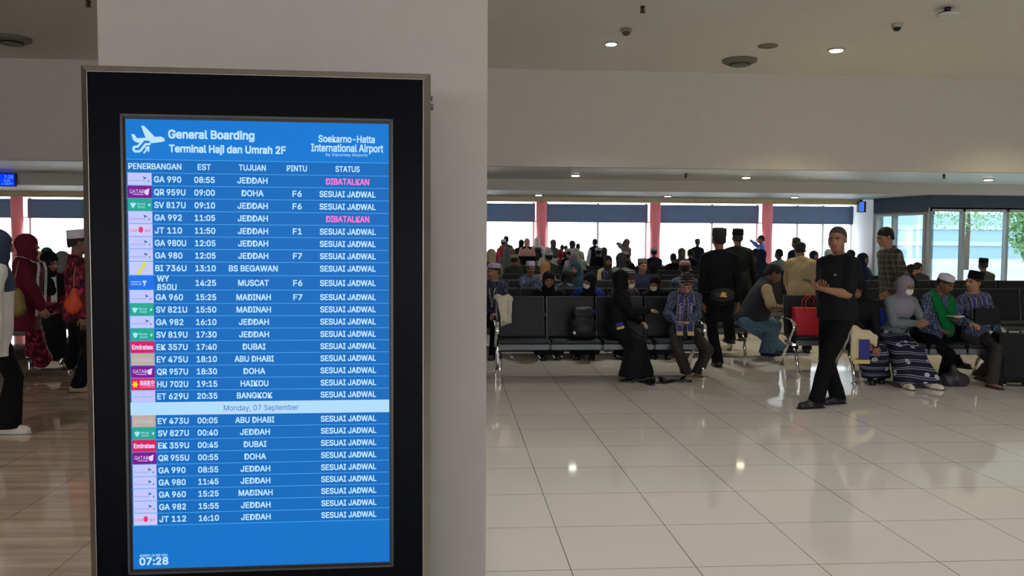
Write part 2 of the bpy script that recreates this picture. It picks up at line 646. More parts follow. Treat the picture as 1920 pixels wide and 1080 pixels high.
# ================================================================== CEILING FITTINGS
white_plastic = M('white_plastic', (190, 186, 178), 0.5)
dark_plastic = M('dark_plastic', (40, 38, 36), 0.5)


def downlight(x, y, z, warm, power, label, rad=0.16, group=None):
    t = empty('downlight', (x, y, z))
    tag(t, label, 'ceiling light', group)
    MB().lathe([(rad * 0.82, 0.02), (rad, 0.0), (rad, -0.02), (rad * 0.84, -0.025)], (0, 0, 0), 24).build('trim_ring', white_plastic, t)
    col = (255, 244, 205) if warm else (255, 252, 244)
    MB().lathe([(rad * 0.8, -0.026), (rad * 0.74, -0.036)], (0, 0, 0), 24).build('lens', EM('lamp_lens_warm' if warm else 'lamp_lens_cool', col, 9.0), t)
    if power:
        ld = bpy.data.lights.new('lamp', 'SPOT')
        ld.energy = power
        ld.spot_size = math.radians(118)
        ld.spot_blend = 0.85
        ld.shadow_soft_size = 0.12
        ld.color = (1.0, 0.86, 0.52) if warm else (1.0, 0.98, 0.94)
        lo = bpy.data.objects.new('lamp', ld)
        COL.objects.link(lo)
        lo.parent = t
        lo.location = (0, 0, -0.06)
    return t


def px_z(px, py, z):
    p = at_z(px, py, z)
    return p[0], p[1], z


a = px_z(1146, 80, Z1); downlight(a[0], a[1], Z1, False, 230, 'small white downlight in the high ceiling above the seated pilgrims', 0.10)
a = px_z(1568, 92, Z1); downlight(a[0], a[1], Z1, True, 350, 'warm bright downlight in the high ceiling above the man in black', 0.125)
downlight(9.8, 13.0, Z1, True, 180, 'warm downlight in the high ceiling past the right frame edge', 0.12)
for ix, x in enumerate((-8.0, -4.0, -0.06, 4.0, 8.0)):  # unseen grid added for floor light; middle lamp placed from the kiosk's shadow
    for iy, y in enumerate((-4.5, 0.35, 5.2)):
        downlight(x, y, Z1, False, 148, 'added unseen downlight in the high ceiling above the picture, one of a regular grid', 0.11, 'added overhead fill downlights outside the picture')
for px, py, warm, lb in [(1079, 327, False, 'cool downlight on the first lower ceiling strip near the pillar'),
                         (1399, 331, True, 'warm downlight on the first lower ceiling strip above two men standing'),
                         (1853, 335, False, 'cool downlight on the first lower ceiling strip above the slanting windows')]:
    a = px_z(px, py, Z2); downlight(a[0], a[1], Z2, warm, 22, lb, 0.10)
for px, py, lb in [(1010, 364, 'small downlight on the window-side ceiling above the left red column'),
                   (1252, 366, 'small downlight on the window-side ceiling above the middle red column'),
                   (1490, 368, 'small downlight on the window-side ceiling near the right red column')]:
    a = px_z(px, py, Z3); downlight(a[0], a[1], Z3, False, 15, lb, 0.09)


def diffuser(x, y, z, rad, label):
    t = empty('ceiling_vent', (x, y, z)); tag(t, label, 'air vent')
    MB().lathe([(rad * 0.8, 0.0), (rad, 0.0), (rad * 0.97, -0.04), (rad * 0.72, -0.07)], (0, 0, 0), 32).build('outer_ring', M('vent_grey', (120, 116, 110), 0.5), t)
    MB().lathe([(rad * 0.70, -0.01), (rad * 0.62, -0.085), (rad * 0.45, -0.08), (rad * 0.45, -0.01)], (0, 0, 0), 32).build('throat', dark_plastic, t)
    MB().lathe([(rad * 0.42, -0.05), (rad * 0.5, -0.10), (rad * 0.1, -0.11)], (0, 0, 0), 32).build('centre_cone', M('vent_grey', (120, 116, 110), 0.5), t)


a = px_z(1387, 112, Z1); diffuser(*a, 0.28, 'large round air vent in the high ceiling left of warm downlight')
a = px_z(22, 71, Z1); diffuser(*a, 0.27, 'large round air vent in the ceiling at the upper left')
a = px_z(1440, 85, Z1)
tag(MB().lathe([(0.14, 0.0), (0.145, -0.02), (0.12, -0.027)], (0, 0, 0), 28).build('ceiling_speaker', M('speaker_grille', (128, 124, 118), 0.7)), 'flat grey round ceiling speaker beside the large air vent', 'speaker').location = a
a = px_z(1174, 54, Z1)
t = empty('smoke_detector', a); t.scale = (0.68,) * 3; tag(t, 'round beige smoke detector on the ceiling above small white downlight', 'smoke detector')
MB().lathe([(0.11, 0.0), (0.115, -0.05), (0.10, -0.07)], (0, 0, 0), 20).build('base', M('detector_beige', (150, 138, 118), 0.5), t)
MB().lathe([(0.08, -0.07), (0.075, -0.11), (0.05, -0.13)], (0, 0, 0), 20).build('chamber', M('detector_dark', (92, 84, 72), 0.5), t)


def sprinkler(px, py, z, label):
    a = px_z(px, py, z)
    t = empty('fire_sprinkler', a); t.scale = (0.7,) * 3; tag(t, label, 'sprinkler')
    MB().lathe([(0.045, 0.0), (0.04, -0.02), (0.018, -0.03), (0.018, -0.09)], (0, 0, 0), 14).build('stem', dark_plastic, t)
    MB().lathe([(0.05, -0.10), (0.055, -0.112)], (0, 0, 0), 14).tube([(-0.03, 0, -0.03), (-0.035, 0, -0.07), (0, 0, -0.105)], 0.008, 6).tube([(0.03, 0, -0.03), (0.035, 0, -0.07), (0, 0, -0.105)], 0.008, 6).build('deflector', M('brass_dark', (88, 78, 58), 0.35, metal=0.8), t)


sprinkler(1205, 12, Z1, 'fire sprinkler head hanging from the high ceiling near smoke detector')
sprinkler(166, 1, Z1, 'fire sprinkler head on the ceiling at the upper left pillar edge')
sprinkler(1286, 326, Z2, 'fire sprinkler head under the first lower ceiling, middle of the picture')
sprinkler(1770, 327, Z2, 'fire sprinkler head under the first lower ceiling near slanting windows')
a = px_z(1682, 44, Z1)
t = empty('security_camera', a); t.scale = (0.72,) * 3; tag(t, 'white dome security camera with black lens on the ceiling', 'security camera')
MB().lathe([(0.10, 0.0), (0.10, -0.06), (0.085, -0.08)], (0, 0, 0), 22).build('housing', white_plastic, t)
MB().lathe([(0.075, -0.08), (0.068, -0.11), (0.045, -0.135), (0.01, -0.145)], (0, 0, 0), 22).build('dome', M('dome_black', (12, 12, 14), 0.1), t)
a = px_z(1777, 14, Z1)
t = empty('ceiling_access_point', a); t.scale = (0.68,) * 3; tag(t, 'disc wireless access point hung under the ceiling on a bracket', 'access point')
MB().lathe([(0.06, 0.0), (0.05, -0.08)], (0, 0, 0), 14).tube([(-0.18, 0, -0.12), (0, 0, -0.06), (0.18, 0, -0.12)], 0.02, 8).build('bracket', M('bracket_black', (24, 22, 22), 0.5), t)
MB().lathe([(0.10, -0.11), (0.20, -0.12), (0.205, -0.14), (0.15, -0.165)], (0, 0, 0), 28).build('disc', M('ap_white', (215, 215, 212), 0.35), t)

# ================================================================== THE DISPLAY KIOSK
KC = np.array([-0.51374833, 2.31434113, 0.0])
KYAW = 0.02494008
SZ0, SZ1, SW = 0.6427, 1.8527, 0.68757
KE = np.array([math.cos(KYAW), math.sin(KYAW), 0.0])
KN = np.array([-math.sin(KYAW), math.cos(KYAW), 0.0])


def kl(px, py):
    """Picture point to the kiosk's own face: across, up."""
    d = ray(px, py)
    s = ((KC - CC) @ KN) / (d @ KN)
    p = CC + d * s
    return float((p - KC) @ KE), float(p[2])


kiosk = empty('flight_display_kiosk', tuple(KC), KYAW)
tag(kiosk, 'tall black information kiosk with a lit blue flight timetable and steel frame', 'display kiosk')
KB = M('kiosk_black_glass', (6, 8, 13), 0.3, spec=0.04)
steel = M('brushed_steel', (150, 144, 138), 0.32, metal=1.0)
fw, ft, fd = 0.457, 1.992, 0.20
iw = 0.4365
st = MB()
st.box((-fw, 0.012, 0.06), (-fw + 0.004, fd, ft)).box((fw - 0.004, 0.012, 0.06), (fw, fd, ft)).box((-fw, 0.012, ft - 0.004), (fw, fd, ft))
# mitred front edge: outer edge at y=0.012, inner lip at y=-0.004
def bevel_quad(a, b, c, d):
    st.quad(a, b, c, d)
zo, zi = ft, ft - 0.0185
bevel_quad((-fw, 0.012, 0.06), (-iw, -0.004, 0.06), (-iw, -0.004, zi), (-fw, 0.012, zo))
bevel_quad((fw, 0.012, 0.06), (iw, -0.004, 0.06), (iw, -0.004, zi), (fw, 0.012, zo))
bevel_quad((-fw, 0.012, zo), (-iw, -0.004, zi), (iw, -0.004, zi), (fw, 0.012, zo))
st.box((-iw - 0.001, -0.004, 0.06), (-iw + 0.0005, 0.02, zi)).box((iw - 0.0005, -0.004, 0.06), (iw + 0.001, 0.02, zi)).box((-iw, -0.004, zi - 0.0005), (iw, 0.02, zi + 0.001))
st.build('frame', steel, kiosk)
pan = MB()
bx0, bx1, bz0, bz1 = -0.3555, 0.3555, 0.6300, 1.8655
pan.box((-iw, 0.0, 0.06), (bx0, 0.03, zi)).box((bx1, 0.0, 0.06), (iw, 0.03, zi)).box((bx0, 0.0, 0.06), (bx1, 0.03, bz0)).box((bx0, 0.0, bz1), (bx1, 0.03, zi))
pan.build('front_panel', KB, kiosk)
MB().box((-fw + 0.004, 0.03, 0.06), (fw - 0.004, fd, ft - 0.004)).build('housing', M('kiosk_housing', (40, 40, 42), 0.6), kiosk)
MB().box((-fw - 0.03, -0.08, 0.0), (fw + 0.03, fd + 0.08, 0.06), bevel=0.008).build('base', steel, kiosk)
bz = MB()
for lo, hi in [((bx0, -0.004, bz0), (bx0 + 0.006, 0.02, bz1)), ((bx1 - 0.006, -0.004, bz0), (bx1, 0.02, bz1)),
               ((bx0, -0.004, bz0), (bx1, 0.02, bz0 + 0.006)), ((bx0, -0.004, bz1 - 0.006), (bx1, 0.02, bz1))]:
    bz.box(lo, hi)
bz.build('bezel', M('bezel_black', (46, 44, 44), 0.3), kiosk)
MB().box((bx0 + 0.006, 0.004, bz0 + 0.006), (bx1 - 0.006, 0.02, bz1 - 0.006)).build('bezel_gap', M('gap_black', (8, 8, 10), 0.4), kiosk)
hg = MB().box((fw, 0.05, 1.905), (fw + 0.008, 0.09, 1.918), bevel=0.002).box((fw, 0.05, 1.93), (fw + 0.006, 0.08, 1.94), bevel=0.002)
hg.build('hinge', M('hinge_grey', (90, 88, 86), 0.4, metal=0.8), kiosk)

SCR = 0.0035
scr = MB().box((-SW / 2, SCR, SZ0), (SW / 2, 0.018, SZ1)).build('screen', EM('screen_blue', (4, 104, 188), 1.0), kiosk)
blk = MB()


def srect(u0, v0, u1, v1, y, mats, name, parent=None):
    return MB().quad((u0, y, v0), (u1, y, v0), (u1, y, v1), (u0, y, v1)).build(name, mats, parent or scr, fix=False)


# header and footer are a brighter blue on the screen
hv = kl(480, 302)[1]
srect(-SW / 2, hv, SW / 2, SZ1, SCR - 0.0004, EM('screen_header_blue', (2, 118, 210), 1.0), 'header_field')
fv = kl(480, 981)[1]
srect(-SW / 2, SZ0, SW / 2, fv, SCR - 0.0004, EM('screen_footer_blue', (2, 112, 200), 1.0), 'footer_field')

try:
    FONT = bpy.data.fonts.load(os.path.join(bpy.utils.system_resource('DATAFILES', path='fonts'), 'Inter.woff2'))
except Exception:
    FONT = None                 # Blender's own built-in face
def text_verts(s, bold=0.0, spacing=1.0, font=FONT):
    """Lettering as flat triangles at cap height 1, starting at x=0."""
    cu = bpy.data.curves.new('lettering', 'FONT')
    cu.body = s
    if font:
        cu.font = font
        cu.space_character = spacing
    cu.resolution_u = 3
    ob = bpy.data.objects.new('lettering', cu)
    COL.objects.link(ob)
    dg = bpy.context.evaluated_depsgraph_get()
    me = bpy.data.meshes.new_from_object(ob.evaluated_get(dg))
    vs = [(v.co.x, v.co.y) for v in me.vertices]
    fs = [tuple(p.vertices) for p in me.polygons]
    bpy.data.objects.remove(ob)
    bpy.data.curves.remove(cu)
    bpy.data.meshes.remove(me)
    return vs, fs


_capv, _ = text_verts('H', 0.0)
CAPH = max(v[1] for v in _capv) - min(v[1] for v in _capv)


class Lettering:
    def __init__(self):
        self.v, self.f = [], []

    def add(self, s, u, v, cap, align='c', width=None, bold=0.022, y=SCR - 0.0012, spacing=1.0, font=FONT):
        """s with its capitals cap metres high; (u, v) is the middle (or left end) at mid capital height."""
        vs, fs = text_verts(s, bold, spacing, font)
        if not vs:
            return
        k = cap / CAPH
        x0, x1 = min(p[0] for p in vs), max(p[0] for p in vs)
        kx = k if width is None else width / (x1 - x0)
        b = len(self.v)
        w = (x1 - x0) * kx
        off = {'c': -w / 2, 'l': 0.0, 'r': -w}[align]
        e = bold * cap * 1.7
        for n, (dx, dz) in enumerate(((-e, -e), (e, -e), (e, e), (-e, e)) if bold else ((0, 0),)):
            b = len(self.v)
            for px, py in vs:
                self.v.append((u + off + (px - x0) * kx + dx, y - n * 1e-5, v - cap / 2 + py * k + dz))
            self.f += [tuple(i + b for i in f) for f in fs]

    def build(self, name, mat, parent):
        me = bpy.data.meshes.new(name)
        me.from_pydata(self.v, [], self.f)
        return link(name, me, mat, parent)


PXM = 1.449e-3
T_WHITE = EM('screen_text', (186, 226, 255), 1.0)
T_PINK = EM('screen_text_pink', (255, 120, 205), 1.0)
T_NAVY = EM('screen_text_navy', (70, 92, 170), 1.0)
T_LINE = EM('screen_rule', (70, 165, 240), 1.0)


def pxw(px0, px1, py):
    return kl(px1, py)[0] - kl(px0, py)[0]


hd = Lettering()
hd.add('General Boarding', *kl(315.5, 251), 14.5 * PXM, 'l', pxw(315.5, 476, 251), 0.03)
hd.add('Terminal Haji dan Umrah 2F', *kl(317, 278), 13.0 * PXM, 'l', pxw(317, 535, 278), 0.03)
hd.build('title_lettering', T_WHITE, scr)
hd = Lettering()
hd.add('Soekarno-Hatta', *kl(650, 260.5), 12.5 * PXM, 'c', pxw(598, 703, 260), 0.02)
hd.add('International Airport', *kl(651, 277.5), 13.5 * PXM, 'c', pxw(583.5, 718, 277), 0.02)
hd.add('by Injourney Airports', *kl(650, 290), 5.5 * PXM, 'c', pxw(611, 689, 290), 0.0)
hd.build('airport_lettering', T_WHITE, scr)

# the airport mark: an aeroplane over a looping path with an arrow
ic = MB()


def iu(x, y):
    """Zoomed drawing coordinates (1389 x 1080 of a 90 x 70 crop) to the screen."""
    return kl(230 + x * 90 / 1389.0, 225 + y * 70 / 1080.0)


def ipoly(pts):
    q = [iu(*p) for p in pts]
    ic._mark([ic.bm.faces.new([ic.bm.verts.new((u, SCR - 0.0012, v)) for u, v in q])])


def istroke(pts, w):
    q = [Vector(p) for p in pts]
    for a, b in zip(q, q[1:]):
        t = (b - a).normalized(); n = Vector((-t.y, t.x)) * w / 2
        a2, b2 = a - t * w * 0.28, b + t * w * 0.28
        ipoly([a2 + n, b2 + n, b2 - n, a2 - n])


ipoly([(525, 165), (590, 155), (640, 195), (900, 460), (900, 480), (1120, 478), (1190, 530), (1222, 580), (1190, 612), (1120, 635), (800, 670), (760, 600), (620, 590), (560, 660), (420, 650), (340, 620), (285, 560), (240, 400), (330, 410), (405, 525), (655, 510)])
istroke([(520, 660), (420, 770), (340, 770), (305, 800), (305, 860), (350, 905), (470, 905), (520, 870), (650, 700), (780, 690)], 66)
istroke([(610, 945), (740, 780)], 52)
istroke([(650, 800), (745, 775)], 46)
istroke([(745, 775), (738, 900)], 46)
ic.build('airport_logo', T_WHITE, scr, fix=False)

rows = [('GA', 'GA 990', '08:55', 'JEDDAH', '', 'DIBATALKAN', 338.5), ('QR', 'QR 959U', '09:00', 'DOHA', 'F6', 'SESUAI JADWAL', 362.3),
        ('SV', 'SV 817U', '09:10', 'JEDDAH', 'F6', 'SESUAI JADWAL', 386), ('GA', 'GA 992', '11:05', 'JEDDAH', '', 'DIBATALKAN', 409.5),
        ('JT', 'JT 110', '11:50', 'JEDDAH', 'F1', 'SESUAI JADWAL', 433.3), ('GA', 'GA 980U', '12:05', 'JEDDAH', '', 'SESUAI JADWAL', 456.6),
        ('GA', 'GA 980', '12:05', 'JEDDAH', 'F7', 'SESUAI JADWAL', 479.8), ('BI', 'BI 736U', '13:10', 'BS BEGAWAN', '', 'SESUAI JADWAL', 503.3),
        ('WY', 'WY 850U', '14:25', 'MUSCAT', 'F6', 'SESUAI JADWAL', 530.6), ('GA', 'GA 960', '15:25', 'MADINAH', 'F7', 'SESUAI JADWAL', 557.3),
        ('SV', 'SV 821U', '15:50', 'MADINAH', '', 'SESUAI JADWAL', 580.4), ('GA', 'GA 982', '16:10', 'JEDDAH', '', 'SESUAI JADWAL', 603.6),
        ('SV', 'SV 819U', '17:30', 'JEDDAH', '', 'SESUAI JADWAL', 627), ('EK', 'EK 357U', '17:40', 'DUBAI', '', 'SESUAI JADWAL', 650),
        ('EY', 'EY 475U', '18:10', 'ABU DHABI', '', 'SESUAI JADWAL', 672.8), ('QR', 'QR 957U', '18:30', 'DOHA', '', 'SESUAI JADWAL', 695.8),
        ('HU', 'HU 702U', '19:15', 'HAIKOU', '', 'SESUAI JADWAL', 719), ('ET', 'ET 629U', '20:35', 'BANGKOK', '', 'SESUAI JADWAL', 741.5),
        None,
        ('EY', 'EY 473U', '00:05', 'ABU DHABI', '', 'SESUAI JADWAL', 787.3), ('SV', 'SV 827U', '00:40', 'JEDDAH', '', 'SESUAI JADWAL', 810),
        ('EK', 'EK 359U', '00:45', 'DUBAI', '', 'SESUAI JADWAL', 833), ('QR', 'QR 955U', '00:55', 'DOHA', '', 'SESUAI JADWAL', 856),
        ('GA', 'GA 990', '08:55', 'JEDDAH', '', 'SESUAI JADWAL', 879), ('GA', 'GA 980', '11:45', 'JEDDAH', '', 'SESUAI JADWAL', 901.5),
        ('GA', 'GA 960', '15:25', 'MADINAH', '', 'SESUAI JADWAL', 924), ('GA', 'GA 982', '15:55', 'JEDDAH', '', 'SESUAI JADWAL', 947),
        ('JT', 'JT 112', '16:10', 'JEDDAH', '', 'SESUAI JADWAL', 969.5)]
UL, UR = -SW / 2, SW / 2
# columns on the screen, as fractions across it
FLT, EST, TUJ, PIN, STA = -0.2735, -0.1435, -0.0185, 0.0985, 0.233
LOGO0, LOGO1 = UL + 0.003, UL + 0.0645
body, rule = Lettering(), MB()
cap = 10.6 * PXM
vmid = [kl(480, r[6])[1] if r else kl(480, 764.5)[1] for r in rows]
hv2 = kl(480, 314.5)[1]
for s, u, w in (('PENERBANGAN', -0.2705, 93), ('EST', EST, 23), ('TUJUAN', TUJ, 48), ('PINTU', PIN, 36), ('STATUS', STA, 44)):
    body.add(s, u, hv2, cap * 0.97, 'c', w * PXM, 0.02)


def hrule(v, u0=UL, u1=UR, t=0.0016):
    rule.quad((u0, SCR - 0.0008, v - t / 2), (u1, SCR - 0.0008, v - t / 2), (u1, SCR - 0.0008, v + t / 2), (u0, SCR - 0.0008, v + t / 2))


hrule(hv); hrule((hv2 + vmid[0]) / 2 - 0.0005)
WID = {'JEDDAH': 54, 'DOHA': 39, 'BS BEGAWAN': 88, 'MUSCAT': 55, 'MADINAH': 62, 'DUBAI': 41, 'ABU DHABI': 71, 'HAIKOU': 50, 'BANGKOK': 64}
tiles = []
for i, rr in enumerate(rows):
    v = vmid[i]
    up = (vmid[i - 1] + v) / 2 if i else (hv2 + v) / 2
    dn = (v + vmid[i + 1]) / 2 if i + 1 < len(rows) else v - (up - v)
    if rr is None:
        srect(UL, dn - 0.0005, UR, up + 0.001, SCR - 0.001, EM('screen_band', (176, 218, 255), 1.0), 'date_band')
        dt = Lettering(); dt.add('Monday, 07 September', -0.001, v, 10.2 * PXM, 'c', 137 * PXM, 0.0, y=SCR - 0.0016)
        dt.build('date_lettering', T_NAVY, scr)
        continue
    hrule(dn)
    al, fl, es, tu, pi, stt, _ = rr
    if al == 'WY':
        body.add('WY', UL + 0.0745, v + 0.0115, cap, 'l', 21 * PXM); body.add('850U', UL + 0.0745, v - 0.0115, cap, 'l', 34 * PXM)
    else:
        body.add(fl, UL + 0.0705, v, cap, 'l', (48 if len(fl) == 6 else 55) * PXM)
    body.add(es, EST, v, cap * 0.98, 'c', 36 * PXM)
    body.add(tu, TUJ, v, cap, 'c', WID[tu] * PXM)
    if pi:
        body.add(pi, PIN, v, cap, 'c', 16 * PXM)
    if stt == 'DIBATALKAN':
        pink = Lettering(); pink.add(stt, STA, v, cap * 1.02, 'c', 79 * PXM); pink.build('cancelled_lettering', T_PINK, scr)
    else:
        body.add(stt, STA, v, cap, 'c', 103 * PXM)
    tiles.append((al, v, up, dn))
body.build('timetable_lettering', T_WHITE, scr)
rule.build('row_rule', T_LINE, scr, fix=False)
ft_ = Lettering()
ft_.add('07:28', *kl(261.5, 1053.5), 13.5 * PXM, 'l', 51 * PXM, 0.03)
ft_.add('SUNDAY, 06 SEP 2026', *kl(261.5, 1042.5), 4.0 * PXM, 'l', 50 * PXM, 0.015)
ft_.build('clock_lettering', T_WHITE, scr)

TILE = {'GA': (190, 196, 255), 'QR': (118, 10, 140), 'SV': (28, 165, 140), 'JT': (200, 200, 255), 'BI': (192, 200, 255), 'WY': (10, 110, 235),
        'EK': (214, 20, 90), 'EY': (186, 170, 160), 'HU': (222, 20, 80), 'ET': (186, 192, 255)}
TY = SCR - 0.0010
TY2 = SCR - 0.0014
T_GREY = EM('tile_grey', (120, 130, 190), 1.0)
T_LILAC = EM('tile_lilac', (226, 206, 255), 1.0)
T_RED = EM('tile_red', (232, 50, 110), 1.0)
T_TEAL = EM('tile_teal', (20, 100, 140), 1.0)
T_YEL = EM('tile_yellow', (214, 220, 40), 1.0)
T_PALE = EM('tile_pale', (176, 210, 255), 1.0)
T_MINT = EM('tile_mint', (170, 225, 255), 1.0)
T_BEIGE = EM('tile_beige_text', (196, 198, 225), 1.0)


def tri(mb_, pts, y=TY2):
    mb_._mark([mb_.bm.faces.new([mb_.bm.verts.new((u, y, v)) for u, v in pts])])


for al, v, up, dn in tiles:
    base = MB().quad((LOGO0, TY, dn + 0.0012), (LOGO1, TY, dn + 0.0012), (LOGO1, TY, up - 0.0004), (LOGO0, TY, up - 0.0004)).build('airline_tile', EM('tile_' + al, TILE[al], 1.0), scr, fix=False)
    # each tile carries its airline's mark, in the same mesh
    g = Lettering(); col = T_LILAC
    ex = MB(); exm = None
    uc = (LOGO0 + LOGO1) / 2
    if al == 'GA':
        g.add('Garuda Indonesia', LOGO0 + 0.003, v - 0.0035, 0.0042, 'l', 0.040, 0.0, y=TY2); col = T_GREY
        tri(ex, [(uc + 0.008, v + 0.008), (uc + 0.019, v + 0.002), (uc + 0.012, v + 0.0005), (uc + 0.009, v - 0.003), (uc + 0.0105, v + 0.002)])
        tri(ex, [(uc + 0.021, v - 0.002), (uc + 0.0245, v - 0.004), (uc + 0.023, v - 0.008), (uc + 0.021, v - 0.006)]); exm = T_TEAL
    elif al == 'QR':
        g.add('QATAR', LOGO0 + 0.005, v + 0.0015, 0.0098, 'l', 0.036, 0.0, y=TY2)
        tri(ex, [(LOGO0 + 0.012, v - 0.0058), (LOGO0 + 0.040, v - 0.0062), (LOGO0 + 0.040, v - 0.0078), (LOGO0 + 0.014, v - 0.0072)])
        tri(ex, [(uc + 0.011, v + 0.004), (uc + 0.016, v + 0.0065), (uc + 0.025, v + 0.010), (uc + 0.0235, v + 0.0055), (uc + 0.0225, v - 0.006), (uc + 0.017, v - 0.0085), (uc + 0.012, v - 0.005)]); exm = T_LILAC
    elif al == 'SV':
        g.add('Royal', LOGO0 + 0.024, v + 0.0025, 0.0058, 'l', 0.020, 0.0, y=TY2); g.add('Saudi', LOGO0 + 0.024, v - 0.0055, 0.0058, 'l', 0.019, 0.0, y=TY2); col = T_MINT
        tri(ex, [(LOGO0 + 0.005, v + 0.005), (LOGO0 + 0.011, v + 0.004), (LOGO0 + 0.0125, v + 0.0085), (LOGO0 + 0.014, v + 0.004), (LOGO0 + 0.021, v + 0.005), (LOGO0 + 0.016, v - 0.006), (LOGO0 + 0.0125, v - 0.009), (LOGO0 + 0.0095, v - 0.006)])
        tri(ex, [(LOGO1 - 0.010, v + 0.001), (LOGO1 - 0.006, v + 0.004), (LOGO1 - 0.004, v + 0.001), (LOGO1 - 0.006, v - 0.004), (LOGO1 - 0.010, v - 0.003)]); exm = T_MINT
    elif al == 'JT':
        g.add('Lion', LOGO0 + 0.003, v, 0.0088, 'l', 0.024, 0.0, y=TY2); g.add('air', LOGO1 - 0.004, v, 0.0088, 'r', 0.016, 0.0, y=TY2); col = T_RED
        tri(ex, [(uc + 0.001 + 0.0062 * math.cos(k * 0.785), v + 0.0015 + 0.0085 * math.sin(k * 0.785)) for k in range(8)]); exm = T_RED
    elif al == 'BI':
        g.add('ROYAL BRUNEI', LOGO0 + 0.004, v - 0.001, 0.0055, 'l', 0.053, 0.0, y=TY2 - 0.0003); col = EM('tile_bi_text', (196, 188, 235), 1.0)
        tri(ex, [(uc - 0.012, dn + 0.002), (uc - 0.003, dn + 0.002), (uc + 0.016, up - 0.001), (uc + 0.007, up - 0.001)]); exm = T_YEL
    elif al == 'WY':
        g.add('OMAN AIR', LOGO0 + 0.004, v - 0.004, 0.0045, 'l', 0.027, 0.01, y=TY2); col = T_PALE
        tri(ex, [(LOGO0 + 0.004, v + 0.0035), (LOGO0 + 0.030, v + 0.0035), (LOGO0 + 0.030, v + 0.0015), (LOGO0 + 0.004, v + 0.0015)])
        tri(ex, [(uc + 0.003, v + 0.006), (uc + 0.014, v + 0.006), (uc + 0.0115, v + 0.0005), (uc + 0.0085, v - 0.009), (uc + 0.0055, v - 0.008), (uc + 0.007, v - 0.002), (uc + 0.003, v + 0.001)]); exm = T_PALE
    elif al == 'EK':
        g.add('Emirates', uc, v, 0.0115, 'c', 0.053, 0.03, y=TY2)
    elif al == 'EY':
        g.add('ETIHAD', uc, v - 0.001, 0.0088, 'c', 0.046, 0.0, y=TY2); col = T_BEIGE
    elif al == 'HU':
        exm = T_YEL
        tri(ex, [(LOGO0 + 0.010 + (0.0085 if k % 2 == 0 else 0.0055) * math.cos(k * 0.5236), v + (0.0105 if k % 2 == 0 else 0.006) * math.sin(k * 0.5236)) for k in range(12)])
        # four squared characters and a line of small latin letters beneath
        g.add('\u6d77\u5357\u822a\u7a7a', LOGO0 + 0.022, v + 0.0015, 0.0082, 'l', 0.038, 0.02, y=TY2, font=None)
        g.add('HAINAN AIRLINES', LOGO0 + 0.022, v - 0.0075, 0.0026, 'l', 0.038, 0.0, y=TY2)
    elif al == 'ET':
        g.add('Ethiopian', LOGO0 + 0.007, v - 0.001, 0.003, 'l', 0.044, 0.0, y=TY2); col = T_GREY
        tri(ex, [(LOGO1 - 0.010, v), (LOGO1 - 0.007, v + 0.004), (LOGO1 - 0.006, v + 0.004), (LOGO1 - 0.008, v - 0.001)]); exm = T_GREY
    # merge lettering and mark into the tile's mesh
    me = base.data
    bm = bmesh.new(); bm.from_mesh(me)
    vs = [bm.verts.new(p) for p in g.v]
    for f in g.f:
        try:
            bm.faces.new([vs[k] for k in f]).material_index = 1
        except ValueError:
            pass
    for f in ex.bm.faces:
        bm.faces.new([bm.verts.new(w_.co) for w_ in f.verts]).material_index = 2
    bm.to_mesh(me); bm.free(); ex.bm.free()
    me.materials.append(col); me.materials.append(exm or col)

# ---- the blue wall clock at the far left, and the small one on the white corner
p = at_y(13, 337, Y2 - 0.1)
t = empty('digital_clock', (p[0], Y2 - 0.02, p[2])); t.scale = (0.55, 0.665, 0.52); tag(t, 'blue digital calendar clock hanging from the bulkhead on the left', 'clock')
MB().box((-0.42, -0.10, -0.255), (0.285, 0.0, 0.25), bevel=0.01).build('case', M('clock_case', (40, 42, 52), 0.4), t)
MB().box((-0.40, -0.105, -0.225), (0.24, -0.095, 0.22)).build('panel', EM('clock_blue', (0, 62, 255), 1.0), t)
g = Lettering()
for s, dz, w in (('7:28', 0.105, 0.30), ('SUN', -0.035, 0.23), ('6 SEPT', -0.15, 0.40)):
    g.add(s, 0.205 if s != 'SUN' else 0.10, dz, 0.125 if dz > 0 else 0.085, 'r', w, 0.0, y=-0.11)
g.build('digits', EM('clock_digit', (120, 175, 255), 1.0), t)
p = at_y(1611, 388, 19.62)
t = empty('wall_screen', (p[0], p[1], p[2])); t.scale = (0.66,) * 3; tag(t, 'small blue screen hanging from the gold beam end by the white side wall', 'screen')
MB().box((-0.10, -0.2, -0.2), (0.16, 0.0, 0.19), bevel=0.01).box((-0.02, -0.1, 0.18), (0.06, -0.02, 0.25)).build('case', M('clock_case', (40, 42, 52), 0.4), t)
MB().box((-0.09, -0.206, -0.18), (0.08, -0.2, 0.17)).build('panel', EM('small_screen_blue', (70, 120, 255), 1.0), t)

# ================================================================== PEOPLE: shapes by distance fields
V3 = lambda *a: np.array(a, dtype=np.float64)


def unit(v):
    n = np.linalg.norm(v)
    return v / n if n > 1e-9 else v


def rx(a):
    c, s = math.cos(a), math.sin(a); return np.array([[1, 0, 0], [0, c, -s], [0, s, c]])


def ry(a):
    c, s = math.cos(a), math.sin(a); return np.array([[c, 0, s], [0, 1, 0], [-s, 0, c]])


def rz(a):
    c, s = math.cos(a), math.sin(a); return np.array([[c, -s, 0], [s, c, 0], [0, 0, 1]])


